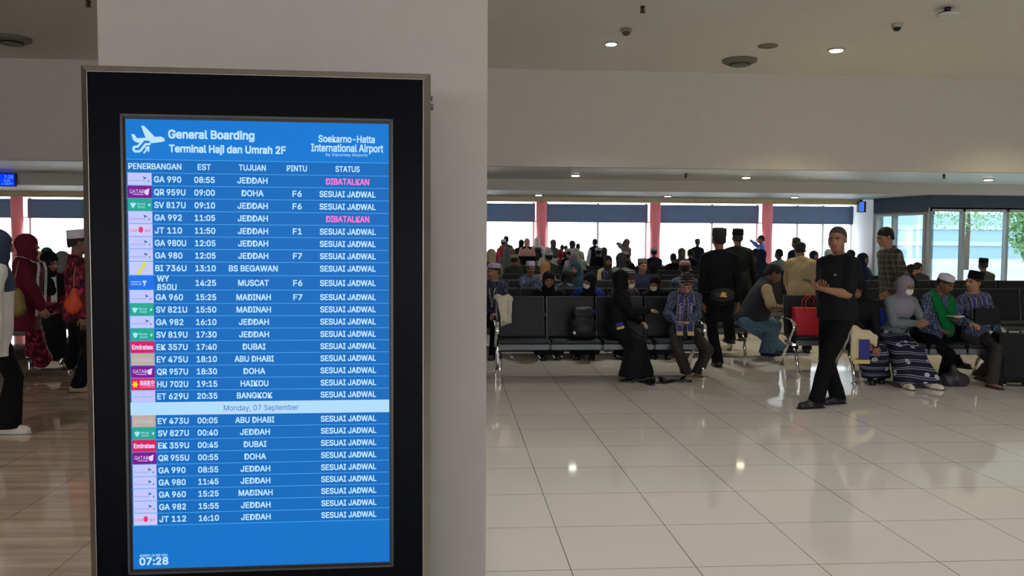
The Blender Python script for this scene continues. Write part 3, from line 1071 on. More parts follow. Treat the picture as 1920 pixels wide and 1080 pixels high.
class F:
    """A smooth union of capsules and ellipsoids, with cuts; meshed by surface nets."""

    def __init__(self, k=0.03):
        self.p, self.cut, self.k, self.fold = [], [], k, 0.0

    def cap(self, a, b, ra, rb=None, k=None):
        self.p.append(('c', V3(*a), V3(*b), float(ra), float(ra if rb is None else rb), k)); return self

    def ell(self, c, r, R=None, k=None):
        self.p.append(('e', V3(*c), V3(*r), np.eye(3) if R is None else R, None, k)); return self

    def minus(self, kind, *a):
        self.cut.append((kind,) + a); return self

    def keep(self, pt, n, k=0.0):
        """Keep the side of the plane the normal points AWAY from."""
        self.cut.append(('pl', V3(*pt), unit(V3(*n)))); return self

    @staticmethod
    def prim(q, P):
        if q[0] == 'c':
            a, b, ra, rb = q[1], q[2], q[3], q[4]
            ab = (b - a).astype(np.float32)
            L = float(ab @ ab)
            pa = P - a.astype(np.float32)
            if L < 1e-10:
                return np.sqrt((pa * pa).sum(1)) - ra
            t = np.clip(pa @ ab / L, 0, 1)
            d = pa - t[:, None] * ab
            return np.sqrt((d * d).sum(1)) - (ra + (rb - ra) * t)
        c, r, R = q[1], q[2].astype(np.float32), q[3].astype(np.float32)
        u = (P - c.astype(np.float32)) @ R
        k0 = np.sqrt(((u / r) ** 2).sum(1))
        k1 = np.sqrt(((u / (r * r)) ** 2).sum(1)) + 1e-9
        return k0 * (k0 - 1.0) / k1

    def __call__(self, P):
        d = None
        for q in self.p:
            e = self.prim(q, P)
            if d is None:
                d = e
                continue
            k = q[5] if q[5] is not None else self.k
            if k <= 0:
                d = np.minimum(d, e)
            else:
                h = np.maximum(k - np.abs(d - e), 0) / k
                d = np.minimum(d, e) - h * h * k * 0.25
        if self.fold:
            x, y, z = P[:, 0], P[:, 1], P[:, 2]
            d = d + self.fold * (np.sin(31 * x + 9 * z + 1.7 * np.sin(14 * y)) * np.sin(27 * y - 11 * z) + 0.6 * np.sin(46 * x - 30 * y + 21 * z + 2 * np.sin(9 * z)))
        for c in self.cut:
            if c[0] == 'pl':
                d = np.maximum(d, (P - c[1].astype(np.float32)) @ c[2].astype(np.float32))
            elif c[0] == 'smooth':
                e, k = -self.prim(c[1], P), c[2]
                h = np.maximum(k - np.abs(d - e), 0) / k
                d = np.maximum(d, e) + h * h * k * 0.25
            else:
                d = np.maximum(d, -self.prim((c[0],) + tuple(c[1:]), P))
        return d

    def bounds(self):
        lo, hi = np.full(3, 1e9), np.full(3, -1e9)
        for q in self.p:
            if q[0] == 'c':
                for p, r in ((q[1], q[3]), (q[2], q[4])):
                    lo = np.minimum(lo, p - r); hi = np.maximum(hi, p + r)
            else:
                e = np.sqrt(((q[3] * q[2]) ** 2).sum(1))
                lo = np.minimum(lo, q[1] - e); hi = np.maximum(hi, q[1] + e)
        for c in self.cut:                       # axis-aligned planes tighten the box
            if c[0] == 'pl':
                for ax in range(3):
                    if c[2][ax] > 0.999: hi[ax] = min(hi[ax], c[1][ax])
                    if c[2][ax] < -0.999: lo[ax] = max(lo[ax], c[1][ax])
        return lo, hi


def surface(f, h, pad=None):
    """Surface nets over a sparse grid: vertices (n,3) and quads (m,4)."""
    pad = h * 2 + (f.fold or 0) * 2 + f.k * 0.25 if pad is None else pad
    lo, hi = f.bounds()
    lo = lo - pad
    B = 6
    nb = np.maximum(1, np.ceil((hi + pad - lo) / (h * B)).astype(int))
    n = nb * B
    bc = (np.stack(np.meshgrid(*[np.arange(k) for k in nb], indexing='ij'), -1).reshape(-1, 3) * B + (B - 1) / 2) * h + lo
    dc = f(bc.astype(np.float32)).reshape(nb)
    act = np.abs(dc) < h * B * 1.35 + 0.012
    D = np.repeat(np.repeat(np.repeat(dc, B, 0), B, 1), B, 2).astype(np.float32)
    ib = np.argwhere(act)
    if len(ib) == 0:
        return np.zeros((0, 3)), np.zeros((0, 4), int)
    o = np.stack(np.meshgrid(*[np.arange(B)] * 3, indexing='ij'), -1).reshape(-1, 3)
    idx = (ib[:, None, :] * B + o[None]).reshape(-1, 3)
    D[idx[:, 0], idx[:, 1], idx[:, 2]] = f((idx * h + lo).astype(np.float32))
    S = D < 0
    cnt = np.zeros(tuple(n - 1), np.int8)
    sl = lambda i: (slice(0, -1), slice(1, None))[i]
    for i in (0, 1):
        for j in (0, 1):
            for k in (0, 1):
                cnt += S[sl(i), sl(j), sl(k)]
    cell = np.argwhere((cnt > 0) & (cnt < 8))
    if len(cell) == 0:
        return np.zeros((0, 3)), np.zeros((0, 4), int)
    acc = np.zeros((len(cell), 3)); m = np.zeros(len(cell))
    corners = [(i, j, k) for i in (0, 1) for j in (0, 1) for k in (0, 1)]
    val = {c: D[cell[:, 0] + c[0], cell[:, 1] + c[1], cell[:, 2] + c[2]].astype(np.float64) for c in corners}
    for a in corners:
        for ax in range(3):
            if a[ax] == 0:
                b = tuple(1 if t == ax else a[t] for t in range(3))
                x = (val[a] < 0) != (val[b] < 0)
                t = np.where(x, val[a] / np.where(x, val[a] - val[b], 1), 0)
                p = np.array(a, float) + t[:, None] * (np.array(b) - np.array(a))
                acc += p * x[:, None]; m += x
    vert = (cell + acc / m[:, None]) * h + lo
    vid = np.full(tuple(n - 1), -1, np.int32)
    vid[cell[:, 0], cell[:, 1], cell[:, 2]] = np.arange(len(cell))
    quads = []
    for ax in range(3):
        u, w = (ax + 1) % 3, (ax + 2) % 3
        s0 = [slice(1, -1)] * 3; s0[ax] = slice(0, -1)
        s1 = [slice(1, -1)] * 3; s1[ax] = slice(1, None)
        A, Bv = S[tuple(s0)], S[tuple(s1)]
        ed = np.argwhere(A != Bv)
        if len(ed) == 0:
            continue
        flip = A[ed[:, 0], ed[:, 1], ed[:, 2]]
        off = np.ones(3, int); off[ax] = 0
        e = ed + off
        du = np.zeros(3, int); du[u] = 1
        dw = np.zeros(3, int); dw[w] = 1
        g = lambda c: vid[c[:, 0], c[:, 1], c[:, 2]]
        q = np.stack([g(e - du - dw), g(e - dw), g(e), g(e - du)], 1)
        q[~flip] = q[~flip][:, ::-1]
        quads.append(q)
    q = np.concatenate(quads)
    return vert, q[(q >= 0).all(1)]


def np_mesh(name, v, q, mat_idx=None, smooth=True):
    me = bpy.data.meshes.new(name)
    me.vertices.add(len(v)); me.loops.add(len(q) * 4); me.polygons.add(len(q))
    me.vertices.foreach_set('co', np.asarray(v, np.float32).ravel())
    me.loops.foreach_set('vertex_index', np.asarray(q, np.int32).ravel())
    me.polygons.foreach_set('loop_start', np.arange(0, len(q) * 4, 4, dtype=np.int32))
    me.polygons.foreach_set('use_smooth', np.full(len(q), smooth))
    if mat_idx is not None:
        me.polygons.foreach_set('material_index', np.asarray(mat_idx, np.int32))
    me.update(); me.validate()
    return me


def ik(a, b, l1, l2, hint):
    """Middle joint of a two-bone limb from a to b, bent towards hint; b is pulled in if out of reach."""
    d = b - a; L = np.linalg.norm(d)
    if L > (l1 + l2) * 0.998:
        b = a + d / L * (l1 + l2) * 0.998; d = b - a; L = np.linalg.norm(d)
    x = (l1 * l1 - l2 * l2 + L * L) / (2 * L)
    hgt = math.sqrt(max(0.0, l1 * l1 - x * x))
    t = d / L
    hp = V3(*hint); hp = hp - t * (hp @ t)
    return a + t * x + unit(hp) * hgt, b


SKIN = {'brown': (142, 100, 76), 'tan': (164, 120, 92), 'dark': (112, 78, 60), 'fair': (190, 150, 124)}
EYEW, EYED, LIPM, HAIRB = M('eye_white', (190, 184, 176), 0.3), M('eye_dark', (22, 16, 14), 0.2), M('lip', (128, 74, 66), 0.5), M('brow_hair', (26, 22, 22), 0.8)


class Body:
    """Joint positions for one posed figure, 1.70 m tall, facing -Y, its feet at z=0."""

    def __init__(s, pose='stand', lean=0.0, side=0.0, twist=0.0, head=(0, 0, 0), hands=(None, None), feet=None, seat=0.45,
                 elbow=((-0.6, 0.5, -0.5), (0.6, 0.5, -0.5)), belly=0.0, wide=1.0, knee_out=0.12, palm=(None, None), curl=0.5, hips=0.0):
        s.pose, s.belly, s.wide, s.curl = pose, belly, wide, curl
        sit = pose == 'sit'
        s.pz = seat + 0.095 if sit else (0.905 if pose == 'stand' else 0.84)
        s.P = V3(0, hips, s.pz)
        R = rz(math.radians(twist)) @ rx(math.radians(lean)) @ ry(math.radians(side))
        s.R = R
        T = lambda x, y, z: s.P + R @ V3(x, y, z)
        s.T = T
        w = wide
        s.sh = [T(-0.160 * w, 0.004, 0.462), T(0.160 * w, 0.004, 0.462)]
        s.nb = T(0, 0.012, 0.535)
        Rh = rz(math.radians(twist * 0.5)) @ rx(math.radians(lean * 0.55)) @ rz(math.radians(head[0])) @ rx(math.radians(head[1])) @ ry(math.radians(head[2]))
        s.Rh = Rh
        s.hc = s.nb + R @ V3(0, -0.012, 0.045) + Rh @ V3(0, -0.012, 0.115)
        s.H = lambda x, y, z: s.hc + Rh @ V3(x, y, z)
        s.hip = [s.P + rz(math.radians(twist * 0.4)) @ V3(-0.09, 0, -0.02), s.P + rz(math.radians(twist * 0.4)) @ V3(0.09, 0, -0.02)]
        if feet is None:
            feet = [(-0.11, -0.47, 0.0, 0), (0.11, -0.47, 0.0, 0)] if sit else [(-0.10, 0.0, 0.0, 0), (0.10, 0.0, 0.0, 0)]
        s.ank, s.knee, s.toe = [], [], []
        for i, (fx, fy, fz, fa) in enumerate(feet):
            a = V3(fx, fy + 0.02, fz + 0.085)
            sg = -1 if i == 0 else 1
            k, a = ik(s.hip[i], a, 0.43, 0.415, (sg * knee_out, -1.0, 0.6 if sit else 0.0))
            s.knee.append(k); s.ank.append(a)
            dr = rz(math.radians(fa)) @ V3(0, -1, 0)
            s.toe.append(dr)
        s.elb, s.wri, s.hdir, s.pn = [], [], [], []
        for i in range(2):
            sg = -1 if i == 0 else 1
            hnd = hands[i]
            if hnd is None:
                hnd = (sg * 0.25 * w, -0.04, s.pz - 0.10) if not sit else (sg * 0.11, -0.33, seat + 0.18)
            e, h = ik(s.sh[i], V3(*hnd), 0.285, 0.25, elbow[i])
            s.elb.append(e); s.wri.append(h)
            s.hdir.append(unit(h - e))
            pn = palm[i] if palm[i] is not None else ((-sg, 0.1, 0) if not sit else (0, 0, -1))
            pn = V3(*pn); pn = unit(pn - s.hdir[i] * (pn @ s.hdir[i]))
            s.pn.append(pn)

    # ---- skin
    def torso(s, f, o=0.0, k=0.06):
        R, w, b = s.R, s.wide, s.belly
        f.ell(s.T(0, 0, 0.0), (0.150 * w + o, 0.115 + o + b * 0.2, 0.12 + o), R, k)
        f.ell(s.T(0, -0.012 - b * 0.45, 0.17), (0.138 * w + o + b * 0.35, 0.108 + o + b * 0.6, 0.17 + o), R, k)
        f.ell(s.T(0, -0.004, 0.35), (0.158 * w + o, 0.112 + o, 0.17 + o), R, k)
        f.cap(s.T(-0.135 * w, 0.006, 0.462), s.T(0.135 * w, 0.006, 0.462), 0.050 + o, None, k)
        f.cap(s.T(-0.11 * w, 0.012, 0.475), s.T(0, 0.015, 0.54), 0.040 + o, 0.046 + o, k)
        f.cap(s.T(0.11 * w, 0.012, 0.475), s.T(0, 0.015, 0.54), 0.040 + o, 0.046 + o, k)
        return f

    def upper_arm(s, f, o=0.0, sides=(0, 1), k=0.03):
        for i in sides:
            f.cap(s.sh[i], s.elb[i], 0.047 + o, 0.040 + o, k)
        return f

    def forearm(s, f, o=0.0, sides=(0, 1), k=0.02):
        for i in sides:
            m = s.elb[i] * 0.65 + s.wri[i] * 0.35
            f.cap(s.elb[i], m, 0.040 + o, 0.041 + o, k)
            f.cap(m, s.wri[i], 0.041 + o, 0.027 + o, k)
        return f

    def legs(s, f, o=0.0, k=0.035, o2=None):
        o2 = o if o2 is None else o2
        for i in range(2):
            f.cap(s.hip[i], s.knee[i], 0.084 + o, 0.054 + o, k)
            m = s.knee[i] * 0.65 + s.ank[i] * 0.35 + V3(0, 0.012, 0)
            f.cap(s.knee[i], m, 0.054 + o, 0.056 + o, k)
            f.cap(m, s.ank[i], 0.056 + o2, 0.038 + o2, k)
        return f

    def feet_(s, f, o=0.0):
        for i in range(2):
            a, t = s.ank[i], s.toe[i]
            sole = V3(a[0], a[1], a[2] - 0.055)
            f.cap(a, sole - t * 0.02, 0.036 + o, 0.034 + o, 0.02)
            f.cap(sole - t * 0.02, sole + t * 0.14 - V3(0, 0, 0.008), 0.034 + o, 0.027 + o, 0.02)
        return f

    def head_f(s, face=True):
        f = F(0.022)
        H, R = s.H, s.Rh
        f.ell(H(0, 0.018, 0.035), (0.0755, 0.095, 0.085), R)
        f.ell(H(0, -0.018, -0.028), (0.063, 0.074, 0.088), R, 0.03)
        f.ell(H(0, -0.040, -0.080), (0.044, 0.044, 0.032), R, 0.03)
        for sx in (-1, 1):
            f.ell(H(sx * 0.036, -0.060, -0.030), (0.028, 0.026, 0.030), R, 0.03)
            f.cap(H(sx * 0.050, -0.072, 0.020), H(sx * 0.012, -0.088, 0.016), 0.011, 0.012, 0.02)
            f.ell(H(sx * 0.077, 0.010, -0.008), (0.010, 0.020, 0.032), R @ rz(sx * 0.35), 0.008)
        f.cap(H(0, -0.086, 0.008), H(0, -0.108, -0.030), 0.009, 0.0135, 0.012)
        f.ell(H(0.013, -0.096, -0.034), (0.010, 0.011, 0.009), R, 0.010)
        f.ell(H(-0.013, -0.096, -0.034), (0.010, 0.011, 0.009), R, 0.010)
        f.cap(H(-0.018, -0.084, -0.059), H(0.018, -0.084, -0.059), 0.0075, None, 0.008)
        f.cap(H(-0.015, -0.084, -0.070), H(0.015, -0.084, -0.070), 0.0085, None, 0.006)
        f.cap(s.H(0, 0.020, -0.055), s.nb - s.R @ V3(0, 0, 0.02), 0.052, 0.056, 0.02)
        f.cap(s.nb - s.R @ V3(0, 0, 0.02), s.nb - s.R @ V3(0, 0, 0.10), 0.056, 0.07, 0.03)
        for sx in (-1, 1):
            f.minus('smooth', ('e', H(sx * 0.031, -0.098, 0.0), V3(0.019, 0.017, 0.011), R, None, 0), 0.012)
        return f

    def head_mats(s, c):
        """Material slot per face centre on the head: 0 skin, 1 lip, 2 brow, 3 eye white, 4 iris."""
        u = (c - s.hc) @ s.Rh
        x, y, z = np.abs(u[:, 0]), u[:, 1], u[:, 2]
        m = np.zeros(len(c), int)
        fr = y < -0.05
        m[fr & (z < -0.0525) & (z > -0.0775) & (x < 0.026 - np.abs(z + 0.065) * 0.9)] = 1
        m[fr & (x > 0.012) & (x < 0.050) & (z > 0.0165 - np.abs(x - 0.03) * 0.15) & (z < 0.0275 - np.abs(x - 0.03) * 0.25)] = 2
        e = fr & (((x - 0.031) / 0.0145) ** 2 + (z / 0.0056) ** 2 < 1)
        m[e] = 3
        m[e & (((x - 0.031) / 0.0078) ** 2 + (z / 0.009) ** 2 < 1)] = 4
        return m

    def hand_f(s, i, curl=None):
        """A palm, four unequal curled fingers and a thumb, continuous with the wrist."""
        c = s.curl if curl is None else curl
        W, d, n = s.wri[i], s.hdir[i], s.pn[i]
        th = unit(np.cross(n, d)) * (1 if i == 0 else -1)
        f = F(0.010)
        back = s.elb[i] * 0.15 + W * 0.85
        f.cap(back, W, 0.027, 0.026)
        offs = (0.030, 0.0105, -0.010, -0.029)
        for j, oo in enumerate(offs):
            f.cap(W + d * 0.012 + th * oo * 0.55, W + d * 0.088 + th * oo, 0.0145, 0.0115, 0.012)
        ln = (0.070, 0.078, 0.072, 0.056)
        for j, oo in enumerate(offs):
            p = W + d * 0.092 + th * oo * 1.05
            dirv = unit(d + th * oo * 2.0)
            a = 0.15 + c * (0.5 + 0.06 * j)
            for seg, fr in ((0, 0.45), (1, 0.32), (2, 0.23)):
                dd = dirv * math.cos(a) + n * math.sin(a)
                e = p + dd * ln[j] * fr
                f.cap(p, e, 0.0088 - seg * 0.0008, 0.0082 - seg * 0.0008, 0.004)
                p = e; a += c * 0.75
        p0 = W + d * 0.028 + th * 0.026
        p1 = p0 + unit(d * 0.75 + th * 0.62 + n * 0.35) * 0.046
        p2 = p1 + unit(d * 0.85 + th * (0.25 - c * 0.4) + n * 0.45 * (0.5 + c)) * 0.034
        f.cap(p0, p1, 0.014, 0.0105, 0.010).cap(p1, p2, 0.0105, 0.0085, 0.006)
        return f


SHIRT_MATS = {}


def add_mesh(name, f, h, mats, parent, face_fn=None):
    v, q = surface(f, h)
    if len(q) == 0:
        return None
    return link(name, np_mesh(name, v, q), mats, parent)


class Person:
    def __init__(s, label, pos, yaw, height=1.66, skin='brown', detail=0, group=None, loc_z=0.0, **pose):
        """detail 0 near, 1 middle, 2 far."""
        s.B = B = Body(**pose)
        s.d = detail
        s.hb = (0.013, 0.018, 0.026)[detail]
        s.hh = (0.0052, 0.0075, 0.011)[detail]
        s.hn = (0.0048, 0.0065, 0.012)[detail]
        s.hcl = (0.0095, 0.013, 0.020)[detail]
        parts = []
        body = F(0.03)
        B.torso(body, -0.008)
        body.cap(s.B.nb - B.R @ V3(0, 0, 0.05), s.B.nb + B.R @ V3(0, 0, 0.02), 0.05, 0.045)
        B.upper_arm(body, -0.004); B.forearm(body); B.legs(body, -0.012, 0.015, -0.004); B.feet_(body)
        parts.append((surface(body, s.hb), None))
        hv = surface(B.head_f(), s.hh)
        parts.append((hv, B.head_mats))
        for i in (0, 1):
            parts.append((surface(B.hand_f(i), s.hn), None))
        vs, qs, ms, off = [], [], [], 0
        for (v, q), fn in parts:
            vs.append(v); qs.append(q + off); off += len(v)
            ms.append(fn(v[q].mean(1)) if fn is not None else np.zeros(len(q), int))
        me = np_mesh('body', np.concatenate(vs), np.concatenate(qs), np.concatenate(ms))
        s.o = link('person', me, [M('skin_' + skin, SKIN[skin], 0.55), LIPM, HAIRB, EYEW, EYED])
        s.o.location = (pos[0], pos[1], loc_z)
        s.o.rotation_euler = (0, 0, math.radians(yaw))
        k = height / 1.70
        s.o.scale = (k, k, k)
        tag(s.o, label, 'person', group)

    def part(s, name, f, mat, h=None, label=None, fold=0.0, extra=None):
        f.fold = fold if s.d < 2 else 0.0
        v, q = surface(f, h or s.hcl)
        if extra is not None:
            extra.fold = f.fold * 0.7
            v2, q2 = surface(extra, h or s.hcl)
            q = np.concatenate([q, q2 + len(v)]); v = np.concatenate([v, v2])
        if len(q) == 0:
            return None
        o = link(name, np_mesh(name, v, q), mat, s.o)
        if label:
            o['label'] = label
        return o

    # ---- clothing
    def shirt(s, mat, sleeve='long', o=0.016, hem=-0.10, name='shirt', fold=0.0022, open_front=False, label=None, collar=True):
        B = s.B
        f = F(0.04)
        B.torso(f, o)
        arms = None
        if sleeve == 'long':
            arms = F(0.02)
            B.upper_arm(arms, o * 0.8, k=0.03); B.forearm(arms, o * 0.95, k=0.022)
            for i in (0, 1):
                f.cap(B.sh[i], B.sh[i] * 0.5 + B.elb[i] * 0.5, 0.047 + o * 0.8, 0.044 + o * 0.7, 0.03)
        elif sleeve == 'short':
            for i in (0, 1):
                e = B.sh[i] * 0.22 + B.elb[i] * 0.78
                f.cap(B.sh[i], e, 0.050 + o, 0.054 + o, 0.03)
        if collar:
            f.cap(B.nb - B.R @ V3(0, 0, 0.045), B.nb + B.R @ V3(0, 0, 0.008), 0.064, 0.058, 0.03)
        if hem is not None:
            if B.pose != 'sit':
                for x in (-0.07, 0.07):
                    f.cap(B.T(x * B.wide, 0, 0.06), B.T(x * B.wide, 0, hem - 0.03), 0.098 + o, 0.108 + o, 0.06)
            f.keep(B.T(0, 0, hem), -B.R[:, 2])
        up = B.R[:, 2]
        f.minus('c', B.nb - up * 0.01, B.nb + up * 0.12, 0.045, 0.050)
        f.keep(B.nb + up * 0.022 - B.R[:, 1] * 0, up - B.R[:, 1] * 0.25)
        return s.part(name, f, mat, None, label, fold, extra=arms)

    def collar(s, mat):
        B = s.B
        mb = MB()
        n = 17
        pts = [B.nb + B.R @ V3(0.066 * math.sin(a), -0.060 * math.cos(a) - 0.004, 0.012 - 0.016 * math.cos(a)) for a in np.linspace(0.22, 2 * math.pi - 0.22, n)]
        mb.tube(pts, 0.016, 8, flat=(0.008, 0.022))
        return mb.build('collar', mat, s.o)

    def vest(s, mat, name='vest', o=0.026, hem=-0.08, label=None):
        B = s.B
        f = F(0.04)
        B.torso(f, o)
        for i in (0, 1):
            f.minus('c', B.sh[i] * 0.9 + B.elb[i] * 0.1, B.elb[i] + (B.elb[i] - B.sh[i]) * 0.4, 0.075, 0.075)
        f.minus('c', B.nb - B.R[:, 2] * 0.09 - B.R[:, 1] * 0.07, B.nb + B.R[:, 2] * 0.1, 0.05, 0.08)
        f.keep(B.T(0, 0, hem), -B.R[:, 2])
        return s.part(name, f, mat, None, label, 0.0015)

    def trousers(s, mat, o=0.018, flare=0.014, hem=0.05, label=None):
        B = s.B
        f = F(0.035)
        f.ell(B.T(0, 0, -0.01), (0.152 * B.wide + o * 0.4, 0.112 + o * 0.5 + B.belly * 0.2, 0.11), B.R)
        for i in range(2):
            f.cap(B.hip[i], B.knee[i], 0.086 + o * 0.5, 0.058 + o * 0.8, 0.03)
            f.cap(B.knee[i], B.ank[i] - V3(0, 0, 0.03), 0.055 + o * 0.8, 0.042 + o + flare, 0.012)
        f.keep((0, 0, hem), (0, 0, -1))
        return s.part('trousers', f, mat, None, label, 0.003)

    def skirt(s, mat, hem=0.07, o=0.05, name='skirt', label=None):
        """A long skirt: over both legs, closed between them, down to the ankles."""
        B = s.B
        f = F(0.08)
        f.ell(B.T(0, 0, -0.01), (0.165 * B.wide + 0.02, 0.13 + 0.02, 0.12), B.R)
        k = (B.knee[0] + B.knee[1]) / 2; a = (B.ank[0] + B.ank[1]) / 2; p = (B.hip[0] + B.hip[1]) / 2
        for i in (0, 1):
            f.cap(B.hip[i], B.knee[i], 0.088 + o * 0.3, 0.056 + o * 0.5, 0.06)
            f.cap(B.knee[i], B.ank[i], 0.056 + o * 0.5, 0.07 + o * 0.8, 0.06)
        f.cap(p, k, 0.085, 0.06).cap(k, a, 0.06, 0.085)
        if B.pose == 'sit':
            for i in (0, 1):
                f.cap(B.knee[i] * 0.75 + B.hip[i] * 0.25, B.ank[i] + V3(0, 0.08, 0), 0.06, 0.09)
        f.keep((0, 0, hem), (0, 0, -1))
        return s.part(name, f, mat, None, label, 0.004)

    def shoes(s, mat, sole=None, o=0.007, sandal=False, label=None):
        B = s.B
        for i in (0, 1):
            a, t = B.ank[i], B.toe[i]
            base = V3(a[0], a[1], a[2] - 0.055)
            f = F(0.02)
            f.cap(base - t * 0.035 + V3(0, 0, 0.012), base + t * 0.06 + V3(0, 0, 0.002), 0.042 + o, 0.042 + o)
            f.cap(base + t * 0.05, base + t * 0.155 + V3(0, 0, -0.006), 0.043 + o, 0.034 + o)
            f.cap(base + V3(0, 0, 0.02), base + V3(0, 0, 0.055) - t * 0.01, 0.040 + o, 0.036 + o)
            z0 = base[2] - 0.030
            f.keep((0, 0, z0), (0, 0, -1))
            f.keep((0, 0, base[2] + (0.048 if not sandal else 0.0)), (0, 0, 1))
            sh = s.part('shoe' if not sandal else 'sandal', f, mat, min(0.0075, s.hcl) if s.d == 0 else s.hcl, label)
            if sh is not None and s.d < 2:
                g = F(0.02)
                g.cap(V3(base[0], base[1], z0 - 0.0) - t * 0.045, V3(base[0], base[1], z0) + t * 0.165, 0.047 + o, 0.040 + o)
                g.keep((0, 0, z0 + 0.010), (0, 0, 1)); g.keep((0, 0, max(0.002, z0 - 0.012)), (0, 0, -1))
                v, q = surface(g, 0.0075)
                if len(q):
                    link('sole', np_mesh('sole', v, q), sole or M('sole_dark', (30, 28, 28), 0.8), sh)

    def hair(s, mat=None, line=0.052, back=-0.075, o=0.008, label=None):
        B = s.B
        f = F(0.02)
        f.ell(B.H(0, 0.020, 0.038), (0.0755 + o, 0.095 + o, 0.086 + o), B.Rh)
        f.ell(B.H(0, 0.055, -0.02), (0.066 + o, 0.055 + o, 0.062 + o), B.Rh)
        n = B.Rh @ unit(V3(0, -0.62, -1.0))
        f.keep(B.H(0, -0.085, line), n)
        f.keep(B.H(0, 0, back), B.Rh @ V3(0, 0, -1))
        for sx in (-1, 1):
            f.minus('e', B.H(sx * 0.085, -0.005, -0.02), V3(0.020, 0.030, 0.040), B.Rh, None, None)
        return s.part('hair', f, mat or HAIRB, s.hh * 1.2, label, 0.0012)

    def hijab(s, mat, drape=0.0, o=0.016, opening=1.0, name='headscarf', label=None, fold=0.002):
        """Scarf round the head, open at the face, falling over shoulders and chest."""
        B = s.B
        f = F(0.035)
        f.ell(B.H(0, 0.022, 0.022), (0.080 + o, 0.102 + o, 0.094 + o), B.Rh)
        f.ell(B.H(0, -0.004, -0.055), (0.066 + o, 0.082 + o, 0.080 + o), B.Rh)
        f.cap(B.H(0, 0.018, -0.07), B.T(0, 0.0, 0.48), 0.068 + o, 0.085 + o, 0.03)
        f.cap(B.T(-0.115, 0.0, 0.45), B.T(0.115, 0.0, 0.45), 0.060 + o, None, 0.06)
        f.ell(B.T(0, -0.02, 0.36), (0.165 + o, 0.115 + o, 0.16), B.R, 0.05)
        if drape > 0:
            f.ell(B.T(0, -0.01, 0.36 - drape * 0.5), (0.175 + o, 0.130 + o, 0.16 + drape * 0.6), B.R, 0.05)
            for i in (0, 1):
                f.cap(B.sh[i], B.sh[i] * 0.4 + B.elb[i] * 0.6, 0.055 + o, 0.062 + o, 0.05)
        f.keep(B.T(0, 0, 0.30 - drape), -B.R[:, 2] - B.R[:, 1] * 0.15)
        f.minus('e', B.H(0, -0.120, -0.020), V3(0.056 * opening, 0.080, 0.079 * opening), B.Rh, None, None)
        return s.part(name, f, mat, s.hh * 1.5 if s.d == 0 else s.hcl * 0.8, label, fold)

    def mask(s, mat=None):
        B = s.B
        f = F(0.02)
        f.ell(B.H(0, -0.022, -0.035), (0.070, 0.080, 0.085), B.Rh)
        f.ell(B.H(0, -0.075, -0.045), (0.044, 0.048, 0.042), B.Rh, 0.03)
        f.keep(B.H(0, -0.10, -0.012), B.Rh @ V3(0, 0.25, 1)); f.keep(B.H(0, 0, -0.102), B.Rh @ V3(0, 0, -1)); f.keep(B.H(0, -0.028, 0), B.Rh @ V3(0, 1, 0))
        return s.part('face_mask', f, mat or M('mask_white', (222, 222, 220), 0.8), s.hh * 1.2)

    def cap(s, mat, kind='haji', name='cap', label=None, tall=1.0, tilt=-9, roll=0):
        """haji: soft rounded white cap; peci: straight-sided, flat-topped oval cap; band: peci with a turned-up stripe."""
        B = s.B
        mb = MB()
        if kind == 'haji':
            prof = [(0.0865, 0.0), (0.090, 0.012), (0.087, 0.050), (0.078, 0.066), (0.05, 0.078), (0.01, 0.083)]
        elif kind == 'round':
            prof = [(0.0865, 0.0), (0.091, 0.012), (0.089, 0.035), (0.075, 0.064), (0.045, 0.082), (0.01, 0.088)]
        else:
            prof = [(0.0875, 0.0), (0.0885, 0.008), (0.085, 0.088), (0.080, 0.093), (0.03, 0.089), (0.005, 0.088)]
        mb.lathe([(r_, z_ * tall) for r_, z_ in prof], (0, 0, 0), 28 if s.d < 2 else 16, 1.0, 1.18)
        o = mb.build(name, mat, s.o)
        M4 = Matrix.Identity(4)
        Rl = B.Rh @ rx(math.radians(tilt)) @ ry(math.radians(roll))
        for a in range(3):
            for b in range(3):
                M4[a][b] = Rl[a][b]
            M4[a][3] = B.H(0, 0.018, 0.046)[a]
        o.data.transform(M4)
        if label:
            o['label'] = label
        return o

    def shawl(s, mats, w=0.075, length=0.42, side_gap=0.075, label=None, name='scarf', off=0.0, text=None):
        """A long printed scarf worn round the neck, both ends hanging down the chest (0 base, 1 edge, 2 end, 3 lettering)."""
        B = s.B
        bm = bmesh.new()
        th = 0.005

        def front(x, z):          # depth of the clothed chest at x, z in the torso frame
            a = 1 - (x / (0.175 * B.wide + 0.02)) ** 2
            base = 0.112 + 0.030
            d = base * math.sqrt(max(0.05, a))
            if z < 0.30:
                d += B.belly * 0.9 * math.exp(-((z - 0.17) / 0.14) ** 2)
            if z > 0.40:
                d = d * (1 - (z - 0.40) * 2.6) + 0.0
            return -max(d, 0.060) - 0.012 - off

        for sx in (-1, 1):
            path = []
            for a in (0.0, 0.35, 0.7, 1.0):                                   # round the nape
                an = math.pi / 2 * (1 - a)
                path.append(B.T(sx * (0.075 + off) * math.cos(an), 0.012 + (0.082 + off) * math.sin(an), 0.552 - 0.012 * a))
            zs = np.linspace(0.50, 0.50 - length, 9)
            for z in zs:
                x = sx * (0.062 + off * 0.6 + (side_gap - 0.062) * min(1, (0.50 - z) / 0.15))
                y = front(x, z)
                if B.pose == 'sit' and z < 0.10:
                    y = front(x, 0.10) - (0.10 - z) * 1.1
                    path.append(B.T(x, y, max(z, 0.035)))
                else:
                    path.append(B.T(x, y, z))
            n = len(path)
            cross = []
